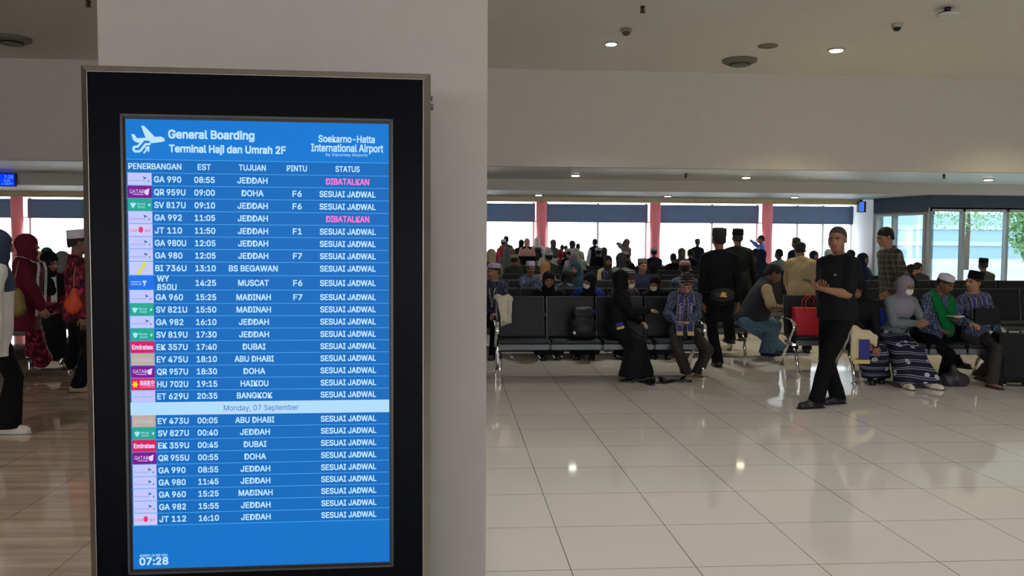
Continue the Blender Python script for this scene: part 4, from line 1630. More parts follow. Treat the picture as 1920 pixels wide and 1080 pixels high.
            for i, p in enumerate(path):
                t = unit(path[min(n - 1, i + 1)] - path[max(0, i - 1)])
                if i < 4:
                    wd = B.R @ V3(0, 0, 1) if i < 2 else unit(B.R @ V3(sx * 0.5, 0, 0.8))
                else:
                    wd = B.R @ V3(sx, -0.10 * 0, 0)
                wd = unit(wd - t * (wd @ t))
                nn = unit(np.cross(t, wd))
                ww = w * (0.5 if i < 2 else 0.75 if i < 4 else 1.0)
                cross.append((p, wd * ww / 2, nn * th / 2))
            cols = (-1, -0.78, 0.78, 1)
            ring = []
            for p, wv, nv in cross:
                ring.append(([bm.verts.new(p + wv * c + nv) for c in cols], [bm.verts.new(p + wv * c - nv) for c in cols]))
            for i in range(n - 1):
                for k in range(3):
                    for sd in (0, 1):
                        a, b2 = ring[i][sd], ring[i + 1][sd]
                        fc = bm.faces.new((a[k], a[k + 1], b2[k + 1], b2[k]))
                        fc.material_index = 2 if i >= n - 2 else (1 if k != 1 else 0)
                        fc.smooth = True
                for k in (0, 3):
                    bm.faces.new((ring[i][0][k], ring[i + 1][0][k], ring[i + 1][1][k], ring[i][1][k])).material_index = 1
            for e in (0, n - 1):
                for k in range(3):
                    bm.faces.new((ring[e][0][k], ring[e][0][k + 1], ring[e][1][k + 1], ring[e][1][k])).material_index = 2
            if text and s.d == 0:
                vs, fs = text_verts(text)
                x0, x1 = min(q[0] for q in vs), max(q[0] for q in vs)
                i0, i1 = 5, 9
                pa, pb = path[i0], path[i1]
                ax = unit(pb - pa); wd = unit(cross[7][1]); nn = unit(np.cross(ax, wd))
                if nn @ (B.R @ V3(0, -1, 0)) < 0:
                    nn = -nn
                ln = np.linalg.norm(pb - pa)
                mid = [path[j] for j in range(i0, i1 + 1)]
                nv = []
                for qx, qy in vs:
                    tt = (qx - x0) / (x1 - x0)
                    jj = min(int(tt * (len(mid) - 1)), len(mid) - 2); fr_ = tt * (len(mid) - 1) - jj
                    base = mid[jj] * (1 - fr_) + mid[jj + 1] * fr_
                    nv.append(bm.verts.new(base + wd * (-sx) * sx * (0.018 - qy / CAPH * 0.036) * (-1) * (1 if True else 1) + nn * 0.006))
                for f_ in fs:
                    try:
                        bm.faces.new([nv[j] for j in f_]).material_index = 3
                    except ValueError:
                        pass
        bmesh.ops.recalc_face_normals(bm, faces=bm.faces[:])
        me = bpy.data.meshes.new(name)
        bm.to_mesh(me); bm.free()
        o = link(name, me, mats, s.o)
        if label:
            o['label'] = label
        return o

    def lanyard(s, mat):
        B = s.B
        mb = MB()
        for sx in (-1, 1):
            mb.tube([B.T(sx * 0.05, -0.07, 0.50), B.T(sx * 0.04, -0.135, 0.40), B.T(sx * 0.012, -0.150, 0.24)], 0.006, 6)
        mb.tube([B.T(0, -0.150, 0.24), B.T(0, -0.154, 0.16)], 0.028, 6, flat=(0.03, 0.004))
        return mb.build('lanyard', mat, s.o)

    def glasses(s):
        B = s.B
        mb = MB()
        for sx in (-1, 1):
            pts = [B.H(sx * 0.032 + 0.022 * math.cos(a), -0.100, 0.0 + 0.016 * math.sin(a)) for a in np.linspace(0, 2 * math.pi, 13)[:-1]]
            mb.tube(pts, 0.0018, 5, closed=True)
            mb.tube([B.H(sx * 0.054, -0.098, 0.004), B.H(sx * 0.080, 0.0, 0.004)], 0.0018, 5)
        mb.tube([B.H(-0.010, -0.101, 0.002), B.H(0.010, -0.101, 0.002)], 0.0018, 5)
        return mb.build('spectacles', M('spectacle_frame', (60, 50, 44), 0.3), s.o)

    def world(s, p):
        """A figure-space point in the world."""
        k = s.o.scale[0]
        a = s.o.rotation_euler[2]
        q = rz(a) @ (np.asarray(p) * k)
        return Vector((q[0] + s.o.location[0], q[1] + s.o.location[1], q[2] + s.o.location[2]))


def fl(px, py):
    p = at_z(px, py, 0.0)
    return (p[0], p[1])

# ================================================================== WAITING BENCHES
vinyl = M('seat_vinyl', (22, 25, 31), 0.45, spec=0.3)
seat_metal = M('seat_frame_grey', (78, 82, 86), 0.38, metal=0.5)
chrome = M('chrome', (205, 205, 205), 0.16, metal=1.0)
_bench_mesh = {}


def bench_meshes(w):
    """One seat, one backrest, one leg and one armrest; copies share them."""
    key = round(w, 3)
    if key in _bench_mesh:
        return _bench_mesh[key]
    d = {}
    m = MB()
    m.box((-w / 2 + 0.02, -0.27, 0.395), (w / 2 - 0.02, 0.19, 0.44), bevel=0.016)
    m.mi = 1
    m.box((-w / 2 + 0.012, -0.275, 0.33), (w / 2 - 0.012, -0.25, 0.392), bevel=0.004).box((-w / 2 + 0.03, -0.25, 0.37), (w / 2 - 0.03, 0.18, 0.395))
    d['seat'] = m.build('seat', [vinyl, seat_metal])
    m = MB()
    mt = Matrix.Translation((0, 0.20, 0.43)) @ Matrix.Rotation(math.radians(-9), 4, 'X')
    m.box((-w / 2 + 0.022, -0.028, 0.0), (w / 2 - 0.022, 0.012, 0.475), bevel=0.012, mat=mt)
    m.mi = 1
    m.box((-w / 2 + 0.012, 0.012, -0.03), (w / 2 - 0.012, 0.026, 0.485), bevel=0.004, mat=mt)
    d['backrest'] = m.build('backrest', [vinyl, seat_metal])
    m = MB()
    m.tube([(0, -0.30, 0.02), (0, -0.24, 0.20), (0, -0.10, 0.34)], 0.021, 8).tube([(0, 0.32, 0.02), (0, 0.22, 0.20), (0, 0.06, 0.34)], 0.021, 8)
    m.box((-0.028, -0.16, 0.31), (0.028, 0.16, 0.36), bevel=0.006)
    m.lathe([(0.034, 0.0), (0.034, 0.012), (0.022, 0.022)], (0, -0.30, 0), 12).lathe([(0.034, 0.0), (0.034, 0.012), (0.022, 0.022)], (0, 0.32, 0), 12)
    d['leg'] = m.build('leg', chrome)
    m = MB()
    m.tube([(0, 0.20, 0.62), (0, 0.05, 0.635), (0, -0.12, 0.63), (0, -0.205, 0.60), (0, -0.235, 0.545), (0, -0.20, 0.48), (0, -0.13, 0.42), (0, -0.09, 0.35)],
           0.02, 10, flat=(0.027, 0.011))
    d['armrest'] = m.build('armrest', chrome)
    for o in d.values():
        me = o.data
        bpy.data.objects.remove(o)
    d = {k: None for k in d}
    return d


def _mk(w):
    key = round(w, 3)
    if key not in _bench_mesh:
        before = set(bpy.data.meshes)
        bench_meshes(w)
        new = {me.name.split('.')[0]: me for me in bpy.data.meshes if me not in before}
        _bench_mesh[key] = new
    return _bench_mesh[key]


def bench(x, y, rz_deg, n, w, label, group=None, arms='ends'):
    ms = _mk(w)
    t = empty('waiting_bench', (x, y, 0), math.radians(rz_deg))
    tag(t, label, 'bench', group)
    L = n * w
    for i in range(n):
        for nm in ('seat', 'backrest'):
            o = link(nm, ms[nm], None, t)
            o.location = (-L / 2 + w * (i + 0.5), 0, 0)
    MB().box((-L / 2 + 0.02, -0.035, 0.315), (L / 2 - 0.02, 0.035, 0.37), bevel=0.008).build('beam', seat_metal, t)
    for xx in ((-L / 2 + 0.03, L / 2 - 0.03) if n < 5 else (-L / 2 + 0.03, 0, L / 2 - 0.03)):
        o = link('leg', ms['leg'], None, t)
        o.location = (xx, 0, 0)
    for xx in ((-L / 2, L / 2) if arms == 'ends' else ([-L / 2 + w * i for i in range(n + 1)] if arms == 'all' else ())):
        o = link('armrest', ms['armrest'], None, t)
        o.location = (xx, 0, 0)
    return t


def bpos(b, x, y=0.0):
    """A point on a bench (bench space) in the world."""
    a = b.rotation_euler[2]
    q = rz(a) @ V3(x, y, 0)
    return (b.location[0] + q[0], b.location[1] + q[1])


B1 = bench(1.72, 9.72, 0, 4, 0.60, 'front grey bench right of the pillar, backpack and old man on it')
B0 = bench(-0.45, 10.0, 8, 2, 0.60, 'grey bench end half hidden by the pillar, cream jacket on its arm')
BRA = bench(4.66, 10.02, -5, 2, 0.52, 'short grey bench with the red bag, left end beside the man in black')
BR = bench(5.32, 9.24, -4, 4, 0.43, 'grey bench under the masked woman, green-scarfed man and black-capped man')
B2 = bench(2.20, 11.55, 0, 6, 0.62, 'grey bench right behind the front bench, two masked people on it')
B2b = bench(2.20, 12.27, 180, 6, 0.62, 'grey bench facing the windows, back to back behind masked pilgrims')
B2r = bench(7.55, 11.75, 0, 5, 0.62, 'grey bench behind the green-scarfed man, empty at its right end')
B3 = bench(1.30, 14.25, 0, 5, 0.62, 'grey bench with the white-capped man resting chin on hand')
B3m = bench(4.60, 14.25, 0, 4, 0.62, 'grey bench beyond the two standing men in black')
bench(9.0, 15.32, 180, 4, 0.62, 'grey bench facing the slanting windows under the olive-jacketed man', arms=None)
B3r = bench(9.10, 14.6, 0, 5, 0.62, 'grey bench with the black-capped man seated before the slanting windows')
B3b = bench(2.9, 14.97, 180, 8, 0.62, 'long grey bench facing the windows behind the chin-resting man', arms=None)
row_word = ['fourth', 'fifth', 'sixth', 'seventh', 'eighth', 'ninth', 'last']
for ri, (Y, fc) in enumerate(((16.9, 0), (17.62, 180), (20.0, 0), (20.72, 180), (23.2, 0), (23.92, 180), (25.3, 180))):
    for ci in range(4):
        x = -0.6 + ci * 2.85 + (ri // 2) * 0.35
        bench(x, Y, fc, 4, 0.62, 'grey bench in the %s row from the front, %s from the pillar' % (row_word[ri], ['nearest', 'second', 'third', 'fourth', 'fifth'][ci]),
              'grey benches in the far rows', arms=None)
BL = bench(-6.1, 11.3, 0, 3, 0.62, 'dark bench with a chrome arm behind the maroon-dressed woman')
BL2 = bench(-6.4, 12.02, 180, 4, 0.62, 'dark bench on the left facing the windows, under seated women')
bench(-8.6, 15.6, 0, 5, 0.62, 'dark bench on the far left behind the seated women')

# ================================================================== PEOPLE IN PLACE
BLACK = M('black_cloth', (16, 18, 24), 0.8, spec=0.2)
BLACK2 = M('black_trousers', (12, 13, 16), 0.85, spec=0.15)
INK = M('ink_cloth', (22, 25, 36), 0.85, spec=0.2)
NAVY = M('navy_cloth', (34, 42, 66), 0.8, spec=0.2)
CHAR = M('charcoal_cloth', (54, 54, 56), 0.85, spec=0.2)
GREYC = M('grey_cloth', (120, 124, 126), 0.85, spec=0.2)
WHITEC = M('white_cloth', (214, 212, 208), 0.85, spec=0.2)
CREAM = M('cream_cloth', (205, 192, 158), 0.85, spec=0.2)
BEIGE = M('beige_cloth', (168, 150, 118), 0.85, spec=0.2)
MAROON = M('maroon_cloth', (92, 20, 42), 0.8, spec=0.2)
BROWNC = M('brown_cloth', (86, 66, 54), 0.85, spec=0.2)
OLIVE = M('olive_cloth', (70, 76, 66), 0.85, spec=0.2)
TEAL = M('teal_hijab', (34, 58, 66), 0.85, spec=0.2)
MUST = M('mustard_hijab', (178, 138, 84), 0.85, spec=0.2)
PINKH = M('pink_hijab', (214, 164, 148), 0.85, spec=0.2)
LILAC = M('lilac_hijab', (136, 130, 146), 0.85, spec=0.2)
ROYAL = M('royal_blue_cloth', (24, 52, 140), 0.75, spec=0.2)
JEANS = PAT('blue_jeans', (74, 104, 132), (92, 124, 152), 'noise', 30, 0.5)
GREEN = M('green_scarf', (0, 104, 48), 0.8, spec=0.2)
BATIK = PAT('navy_batik', (36, 42, 66), (74, 86, 116), 'leaf', 34, 0.55, third=(112, 122, 148))
BATIKD = PAT('dark_batik', (26, 30, 46), (62, 72, 98), 'leaf', 30, 0.62, third=(96, 106, 128))
REDB = PAT('red_batik', (40, 14, 24), (150, 30, 62), 'noise', 16, 0.52, third=(196, 120, 130))
WAVES = PAT('wave_skirt', (24, 27, 50), (186, 190, 204), 'ring', 13)
PLAID = PAT('plaid_cloth', (62, 58, 54), (112, 106, 98), 'plaid', 14, 0.3)
STRIPEJ = PAT('beige_stripe', (170, 150, 116), (150, 130, 98), 'stripe', 9, 0.6)
CAPW = PAT('white_knit_cap', (205, 200, 208), (186, 180, 192), 'noise', 60, 0.5)
CAPL = PAT('lilac_knit_cap', (176, 168, 192), (156, 146, 176), 'noise', 60, 0.5)
CAPB = PAT('beige_knit_cap', (186, 178, 150), (164, 154, 126), 'noise', 60, 0.5)
CAPS = PAT('striped_cap', (34, 34, 36), (126, 120, 112), 'band', 8.5, 0.72)
CAPP = PAT('patterned_cap', (104, 84, 92), (172, 130, 126), 'noise', 50, 0.52)
SONG = M('black_velvet_cap', (16, 17, 20), 0.9, spec=0.1)
SHOE = M('black_shoe', (14, 14, 15), 0.4)
SHOEW = M('white_shoe', (214, 206, 192), 0.6)
SC_BASE, SC_EDGE, SC_END, SC_TXT = M('scarf_blue', (46, 46, 128), 0.7), M('scarf_edge', (178, 158, 128), 0.7), M('scarf_end', (206, 186, 110), 0.7), M('scarf_letter', (226, 226, 230), 0.7)
SCARF = [SC_BASE, SC_EDGE, SC_END, SC_TXT]
SCARFW = [M('scarf_white', (206, 202, 198), 0.7), M('scarf_white_edge', (190, 184, 180), 0.7), M('scarf_white', (206, 202, 198), 0.7), M('scarf_black_letter', (24, 22, 24), 0.7)]


def fit(px, py, Y, yaw, pose, lean=None, hmin=1.46, hmax=1.78, **kw):
    """Root position and stature that put the eyes of a posed figure at a picture point, Y metres down the hall."""
    tgt = at_y(px, py, Y)
    best = None
    for ln in ([lean] if lean is not None else [4, 8, 12, 16, 20, 25, 30, 36]):
        k_ = dict(kw)
        h = 1.62
        for _ in range(3):
            if pose == 'sit':
                k_['seat'] = kw['seat'] / (h / 1.70)
            B = Body(pose=pose, lean=ln, **k_)
            h = min(hmax, max(hmin, 1.70 * tgt[2] / B.hc[2]))
        err = abs(h / 1.70 * B.hc[2] - tgt[2]) + ln * 1e-4
        if best is None or err < best[0] - 1e-6:
            best = (err, ln, h, B)
    _, ln, h, B = best
    off = rz(math.radians(yaw)) @ (B.hc * (h / 1.70))
    return (tgt[0] - off[0], tgt[1] - off[1]), h, ln


def loc(root, yaw, h, px, py, Y):
    """Picture point at depth Y in a figure's own space."""
    q = at_y(px, py, Y) - V3(root[0], root[1], 0)
    return tuple((rz(-math.radians(yaw)) @ q) / (h / 1.70))


def person(label, px, py, Y, yaw, pose='sit', detail=1, lean=None, skin='brown', hand_px=(None, None), feet_px=None, group=None, head=(0, 0, 0), seat=0.45,
           hmin=1.46, hmax=1.78, loc_z=0.0, row=None, **kw):
    root, h, ln = fit(px, py, Y, yaw, pose, lean, hmin, hmax, head=head, seat=seat, **kw)
    if row is not None:                      # slide along the line of sight until the hips are over the bench
        for _ in range(4):
            r_ = row(root[0]) if callable(row) else row - 0.05 * math.cos(math.radians(yaw))
            Y += r_ - root[1]
            root, h, ln = fit(px, py, Y, yaw, pose, lean, hmin, hmax, head=head, seat=seat, **kw)
    hands = kw.pop('hands', (None, None))
    hands = tuple(loc(root, yaw, h, *hp) if hp is not None else hands[i] for i, hp in enumerate(hand_px))
    if feet_px is not None:
        ff = []
        for fp in feet_px:
            q = at_z(fp[0], fp[1], 0.0)
            v = (rz(-math.radians(yaw)) @ (q - V3(root[0], root[1], 0))) / (h / 1.70)
            ff.append((v[0], v[1], 0.0, fp[2] if len(fp) > 2 else 0))
        kw['feet'] = ff
    return Person(label, root, yaw, h, skin, detail, group, pose=pose, lean=ln, head=head, hands=hands, seat=seat / (h / 1.70), **kw)


TAKEN = []


def free_row(px, py, rows, gap=0.48):
    """The first row where nobody sits on this line of sight yet."""
    for r in rows:
        x = at_y(px, py, r)[0]
        if all(abs(x - a) >= gap or abs(r - b) > 0.3 for a, b in TAKEN):
            TAKEN.append((x, r))
            return r
    TAKEN.append((at_y(px, py, rows[0])[0], rows[0]))
    return rows[0]


def male(p, top, bottom=BLACK2, cap=None, capkind='haji', sleeve='long', shoe=SHOE, hem=-0.08, hair=True, label=None):
    p.shirt(top, sleeve, hem=hem)
    p.trousers(bottom)
    if shoe: p.shoes(shoe)
    if cap: p.cap(cap, capkind)
    if hair: p.hair()
    return p


def female(p, hj, top, bottom=BLACK, drape=0.12, shoe=SHOE, hem=-0.06, o=0.016):
    p.hijab(hj, drape, o)
    p.shirt(top, 'long', hem=hem)
    p.skirt(bottom)
    if shoe: p.shoes(shoe)
    return p


# ---- the man in black, standing
man = person('man in black polo and trousers standing with a phone, looking at the camera', 1570, 450, 7.68, -62, 'stand', 0, lean=1,
             head=(18, 2, -3), twist=2, belly=0.05, wide=1.04, hand_px=((1541, 540, 7.66), (1547, 543, 7.46)), elbow=((-0.8, 1.2, -0.6), (0.5, 1.6, -0.6)),
             palm=((0.2, 0.1, 1), (-0.2, 0.1, 1)), curl=0.55, feet_px=((1569, 757, -8), (1527, 765, -14)), hmin=1.6, hmax=1.85)
male(man, BLACK, BLACK2, sleeve='short', hair=False, hem=-0.06); man.collar(BLACK)
man.hair(M('grey_hair', (58, 54, 52), 0.85), line=0.084, o=0.0045)
q = man.B.T(0.075, -0.150, 0.37)
o = MB().box((-0.014, -0.003, -0.008), (0.014, 0.003, 0.008), bevel=0.002).build('chest_logo', M('logo_grey', (150, 150, 150), 0.5), man.o)
o.location = q
hp = man.world((man.B.wri[1] + man.B.hdir[1] * 0.12 + man.B.wri[0] + man.B.hdir[0] * 0.12) / 2)
ph = empty('mobile_phone', (hp.x - 0.06, hp.y, hp.z + 0.03), math.radians(-76)); tag(ph, 'dark phone held out in both hands by the man in black', 'phone')
PHONE = M('phone_black', (20, 21, 24), 0.25)
SCRN = EM('phone_glow', (150, 160, 175), 0.35)


def phone_parts(t, tilt):
    mt = Matrix.Rotation(math.radians(tilt), 4, 'X')
    MB().box((-0.037, -0.078, -0.0045), (0.037, 0.078, 0.0045), bevel=0.004, mat=mt).build('body', PHONE, t)
    MB().box((-0.033, -0.073, 0.0046), (0.033, 0.073, 0.0052), mat=mt).build('display', SCRN, t)


phone_parts(ph, -24)

# ---- woman in black on the front bench, turned to the side
w = person('woman in a long black robe and black headscarf sitting sideways on front bench', 1166, 543, 9.62, 74, 'sit', 0, lean=5, head=(8, 2, 0), wide=1.1, skin='fair',
           hand_px=((1214, 582, 9.45), None), feet_px=((1188, 715, 0), (1205, 712, 0)), elbow=((-0.6, 0.2, -1), (0.6, 0.5, -0.6)), palm=((0, 0, -1), None), seat=0.497, hmin=1.36)
w.hijab(BLACK, 0.20, 0.026); w.shirt(BLACK, 'long', o=0.03); w.skirt(BLACK, o=0.13); w.shoes(SHOE)
o = MB().box((-0.05, -0.012, -0.03), (0.05, 0.012, 0.035), bevel=0.01).build('scarf_end', [SC_BASE], w.o, )
o.location = w.B.T(-0.225, -0.06, 0.06); o.rotation_euler = (0.2, 0.3, 1.57)
o2 = MB().box((-0.055, -0.013, -0.065), (0.055, 0.013, -0.028), bevel=0.008).build('scarf_fringe', [SC_END], w.o)
o2.location = o.location; o2.rotation_euler = o.rotation_euler
# ---- old man on the front bench
old = person('old man in navy batik and striped cap bending over a phone on front bench', 1287, 541, 9.42, -8, 'sit', 0, lean=18, head=(-8, 32, 5), skin='tan',
             hand_px=((1268, 603, 9.20), (1290, 603, 9.20)), palm=((0.3, 0, 1), (-0.3, 0, 1)), elbow=((-1, 0.4, -0.6), (1, 0.4, -0.6)), feet_px=((1288, 708, -15), (1308, 706, 20)), hmin=1.5, knee_out=0.42)
male(old, BATIK, M('dark_brown_trousers', (40, 36, 36), 0.85), None, shoe=None, hem=-0.10); old.cap(CAPS, 'peci', tall=0.60, tilt=-2, roll=-8)
old.shawl(SCARF, 0.085, 0.50, 0.07, text='UMROH', label='long blue scarf with gold ends')
hp = old.world((old.B.wri[0] + old.B.hdir[0] * 0.11 + old.B.wri[1] + old.B.hdir[1] * 0.11) / 2)
ph = empty('mobile_phone', (hp.x - 0.01, hp.y - 0.01, hp.z + 0.02), math.radians(60)); tag(ph, 'phone held flat by the old man in the striped cap', 'phone')
phone_parts(ph, 8)
# ---- masked pair behind the front bench
p = person('man in a grey-banded black cap and white mask behind the front bench', 1180, 526, 11.5, 8, 'sit', 1, row=11.57, side=5, head=(12, 4, 0)); male(p, BATIKD, BLACK2, CAPS, 'peci'); p.mask()
p = person('woman in black headscarf and pale mask behind the front bench', 1227, 539, 11.3, -14, 'sit', 1, row=11.57, side=-12, head=(-10, 6, 6), skin='tan'); female(p, BLACK, INK, BLACK, 0.12); p.mask(M('mask_beige', (206, 198, 184), 0.8))
p = person('woman in black headscarf and spectacles facing us above the bench backs', 1029, 525, 11.5, 2, 'sit', 1, row=11.57, head=(-4, -4, 0)); female(p, BLACK, BATIK, BLACK, 0.04); p.glasses(); p.lanyard(M('lanyard_blue', (60, 96, 150), 0.6))
p = person('person in a black headscarf seen from behind, beside the spectacled woman', 1064, 535, 12.2, 160, 'sit', 1, row=12.25, head=(-30, 10, 0)); female(p, BLACK, BATIK, BLACK, 0.04)
p = person('woman in royal blue top with white mask leaning towards the robed woman', 1105, 527, 11.45, -12, 'sit', 1, row=11.57, side=6, head=(-30, 6, 6)); female(p, INK, ROYAL, BLACK, 0.0); p.mask()
p = person('man in a patterned maroon cap and batik jacket seen from behind', 1284, 503, 12.5, 172, 'sit', 1, row=12.25, head=(-8, 0, 0)); male(p, BATIK, BLACK2, CAPP, 'haji')
# ---- man left beside the pillar
wc = person('man in a lilac-white cap and batik shirt half hidden by the pillar', 925, 509, 11.5, -18, 'sit', 0, row=11.57, head=(-22, 3, 0), skin='tan'); male(wc, BATIKD, BLACK2, CAPL, 'haji'); wc.lanyard(WHITEC)
# ---- third row
p = person('man in a lilac-white cap resting his chin on his hand', 995, 507, 14.15, 6, 'sit', 1, row=14.27, lean=8, head=(12, 6, 0), skin='dark', hand_px=((1000, 527, 13.85), None), elbow=((-0.8, -0.4, -1), (0.8, 0.4, -0.6))); male(p, BATIK, BLACK2, CAPL, 'peci')
p = person('woman in a mustard headscarf seen in profile', 1021, 503, 14.9, 170, 'sit', 1, row=14.97, head=(62, 4, 0)); female(p, MUST, LILAC, BLACK, 0.10)
p = person('woman in a dark teal headscarf looking to the side, third row', 1079, 504, 14.1, -24, 'sit', 1, row=14.27, head=(-12, 4, 0)); female(p, TEAL, NAVY, BLACK, 0.10)
p = person('person in cream jacket, dark headscarf and blue scarf facing the camera', 1140, 490, 16.9, 0, 'sit', 1, row=16.92, hmin=1.4); female(p, CHAR, CREAM, BLACK, 0.0); p.shawl(SCARF, 0.08, 0.40, 0.06)
p = person('person in a grey hooded jacket seen from behind, beside cream jacket', 1165, 487, 16.6, 165, 'sit', 1, row=14.95); female(p, CHAR, GREYC, BLACK, 0.02)
p = person('man in brown cap and navy jacket in the middle rows', 1205, 499, 14.3, 10, 'sit', 1, row=14.27); male(p, NAVY, BLACK2, M('brown_cap', (92, 82, 72), 0.9), 'peci')
p = person('person with a round black headscarf seen from behind, middle rows', 1225, 501, 14.9, 176, 'sit', 2, row=14.95); female(p, BLACK, INK, BLACK, 0.06)

# ---- two men in black, standing with their backs to us
bk = person('man in black jacket and cap walking away, waist bag on his back', 1348, 449, 10.25, 176, 'stand', 0, lean=1, wide=1.12, belly=0.02, hand_px=((1385, 577, 10.3), (1318, 575, 10.3)),
            elbow=((-1, 0.3, -0.3), (1, 0.3, -0.3)), feet_px=((1372, 672, 4), (1345, 687, 2)), hmin=1.6, hmax=1.85)
male(bk, BLACK, BLACK2, M('dark_grey_cap', (48, 46, 48), 0.9), 'peci', hem=-0.10)
p = person('man in black jacket and black cap standing beyond the waist-bag wearer', 1383, 446, 13.2, 170, 'stand', 1, lean=1, wide=1.15, hmin=1.6, hmax=1.85); male(p, BLACK, BLACK2, SONG, 'peci', hem=-0.12)
# ---- big man in vest and jeans
jm = person('heavy man in navy vest, beige shirt and jeans bent over, seated sideways', 1450, 512, 11.0, 82, 'sit', 0, lean=30, head=(0, 10, 0), skin='dark', belly=0.10, wide=1.15,
            hand_px=((1465, 578, 10.85), (1468, 576, 11.1)), feet_px=((1440, 668, 0), (1466, 664, 0)), elbow=((-1, 0.2, -1), (1, 0.2, -1)), hmax=1.85)
jm.shirt(M('beige_polo', (176, 158, 124), 0.85), 'short', hem=-0.06); jm.vest(M('navy_vest', (24, 28, 42), 0.8)); jm.trousers(JEANS, o=0.05); jm.shoes(NAVY, WHITEC); jm.hair(line=0.04)
ts = MB().box((-0.07, -0.05, -0.004), (0.07, 0.05, 0.004)).box((-0.05, -0.06, 0.0), (0.06, 0.03, 0.03), bevel=0.012).build('paper_tissue', WHITEC)
hw = jm.world((jm.B.wri[0] + jm.B.hdir[0] * 0.10 + jm.B.wri[1] + jm.B.hdir[1] * 0.10) / 2); ts.location = hw; tag(ts, 'white paper held by the heavy man in the navy vest', 'paper')
# ---- person in beige jacket from behind
bj = person('person in a ribbed beige jacket and black cap bending, seen from behind', 1500, 470, 11.9, 165, 'stand', 0, lean=16, head=(0, 18, 0), wide=1.1, hand_px=((1512, 560, 12.3), (1478, 560, 12.3)), hmin=1.5,
            elbow=((-1, 0.2, -0.2), (1, 0.2, -0.2)))
bj.shirt(STRIPEJ, 'long', hem=-0.16, o=0.024); bj.trousers(BLACK2); bj.shoes(SHOE); bj.hair(line=0.03); bj.cap(M('black_knit_cap', (26, 30, 32), 0.9), 'round')
# ---- right-hand bench: four people
rb = person('woman in black with wave-patterned skirt sitting behind the man in black', 1611, 543, 9.62, -26, 'sit', 0, row=lambda x: 9.20 - 0.07 * (x - 5.32), head=(-20, 8, 0), hand_px=((1633, 648, 8.85), (1642, 650, 8.85)), feet_px=((1634, 719, 0), (1652, 717, 0)), hmin=1.45)
female(rb, BLACK, BLACK, WAVES, 0.14, SHOE)
mw = person('woman in lilac headscarf and white mask with clasped hands and patterned skirt', 1699, 537, 9.30, 2, 'sit', 0, row=lambda x: 9.20 - 0.07 * (x - 5.32), head=(6, 2, 0), hand_px=((1716, 606, 8.85), (1728, 606, 8.85)), palm=((1, 0.2, 0.2), (-1, 0.2, 0.2)),
            feet_px=((1699, 728, -6), (1746, 728, 12)), hmin=1.45)
female(mw, LILAC, M('grey_knit', (112, 122, 124), 0.9), WAVES, 0.0, SHOEW); mw.mask(); mw.lanyard(M('lanyard_blue', (60, 96, 150), 0.6))
gm = person('man in a white cap with bright green scarf looking down', 1773, 533, 9.25, 0, 'sit', 0, row=lambda x: 9.20 - 0.07 * (x - 5.32), lean=10, side=5, head=(26, 22, 4), skin='dark', hand_px=((1762, 617, 8.85), (1794, 600, 8.85)), palm=((0.2, 0, 1), (-0.2, 0, 1)),
            feet_px=((1770, 716, 0), (1806, 700, 25)), hmin=1.48)
male(gm, BATIK, BLACK2, CAPW, 'haji', hem=-0.10); g_ = gm.B
f = F(0.03)
rt = lambda x, y, z: g_.T(x, y, z)
pth = [(0.0, 0.085, 0.55), (-0.085, 0.04, 0.54), (-0.10, -0.06, 0.50), (-0.06, -0.135, 0.40), (0.0, -0.165, 0.28), (0.07, -0.175, 0.18), (0.13, -0.165, 0.10), (0.15, -0.16, 0.05)]
pt2 = [(0.0, 0.085, 0.55), (0.085, 0.04, 0.54), (0.105, -0.06, 0.49), (0.12, -0.125, 0.38), (0.13, -0.15, 0.24), (0.14, -0.16, 0.10)]
for ps in (pth, pt2):
    for a_, b_ in zip(ps, ps[1:]):
        for o_ in (-0.032, 0.0, 0.032):
            f.cap(rt(a_[0] + o_ * 0.8, a_[1], a_[2] + o_ * 0.7), rt(b_[0] + o_ * 0.8, b_[1], b_[2] + o_ * 0.7), 0.024)
gm.part('scarf', f, GREEN, 0.009, 'bright green scarf', 0.004)
sm = person('man in black velvet cap and batik shirt turning aside, laptop on lap', 1826, 529, 9.12, -4, 'sit', 0, row=lambda x: 9.20 - 0.07 * (x - 5.32), lean=6, side=-7, head=(-70, 2, 6), skin='tan', hand_px=((1820, 607, 8.82), (1878, 648, 9.0)), feet_px=((1838, 712, 0), (1861, 727, 6)), hmin=1.48,
            elbow=((-0.6, 0.5, -0.8), (1, 0.5, -0.5)))
male(sm, BATIK, M('dark_brown_trousers', (40, 36, 36), 0.85), SONG, 'peci', hem=-0.10, shoe=None); sm.shoes(M('brown_sandal', (66, 40, 34), 0.5), sandal=True)
sm.shawl(SCARF, 0.07, 0.26, 0.07)
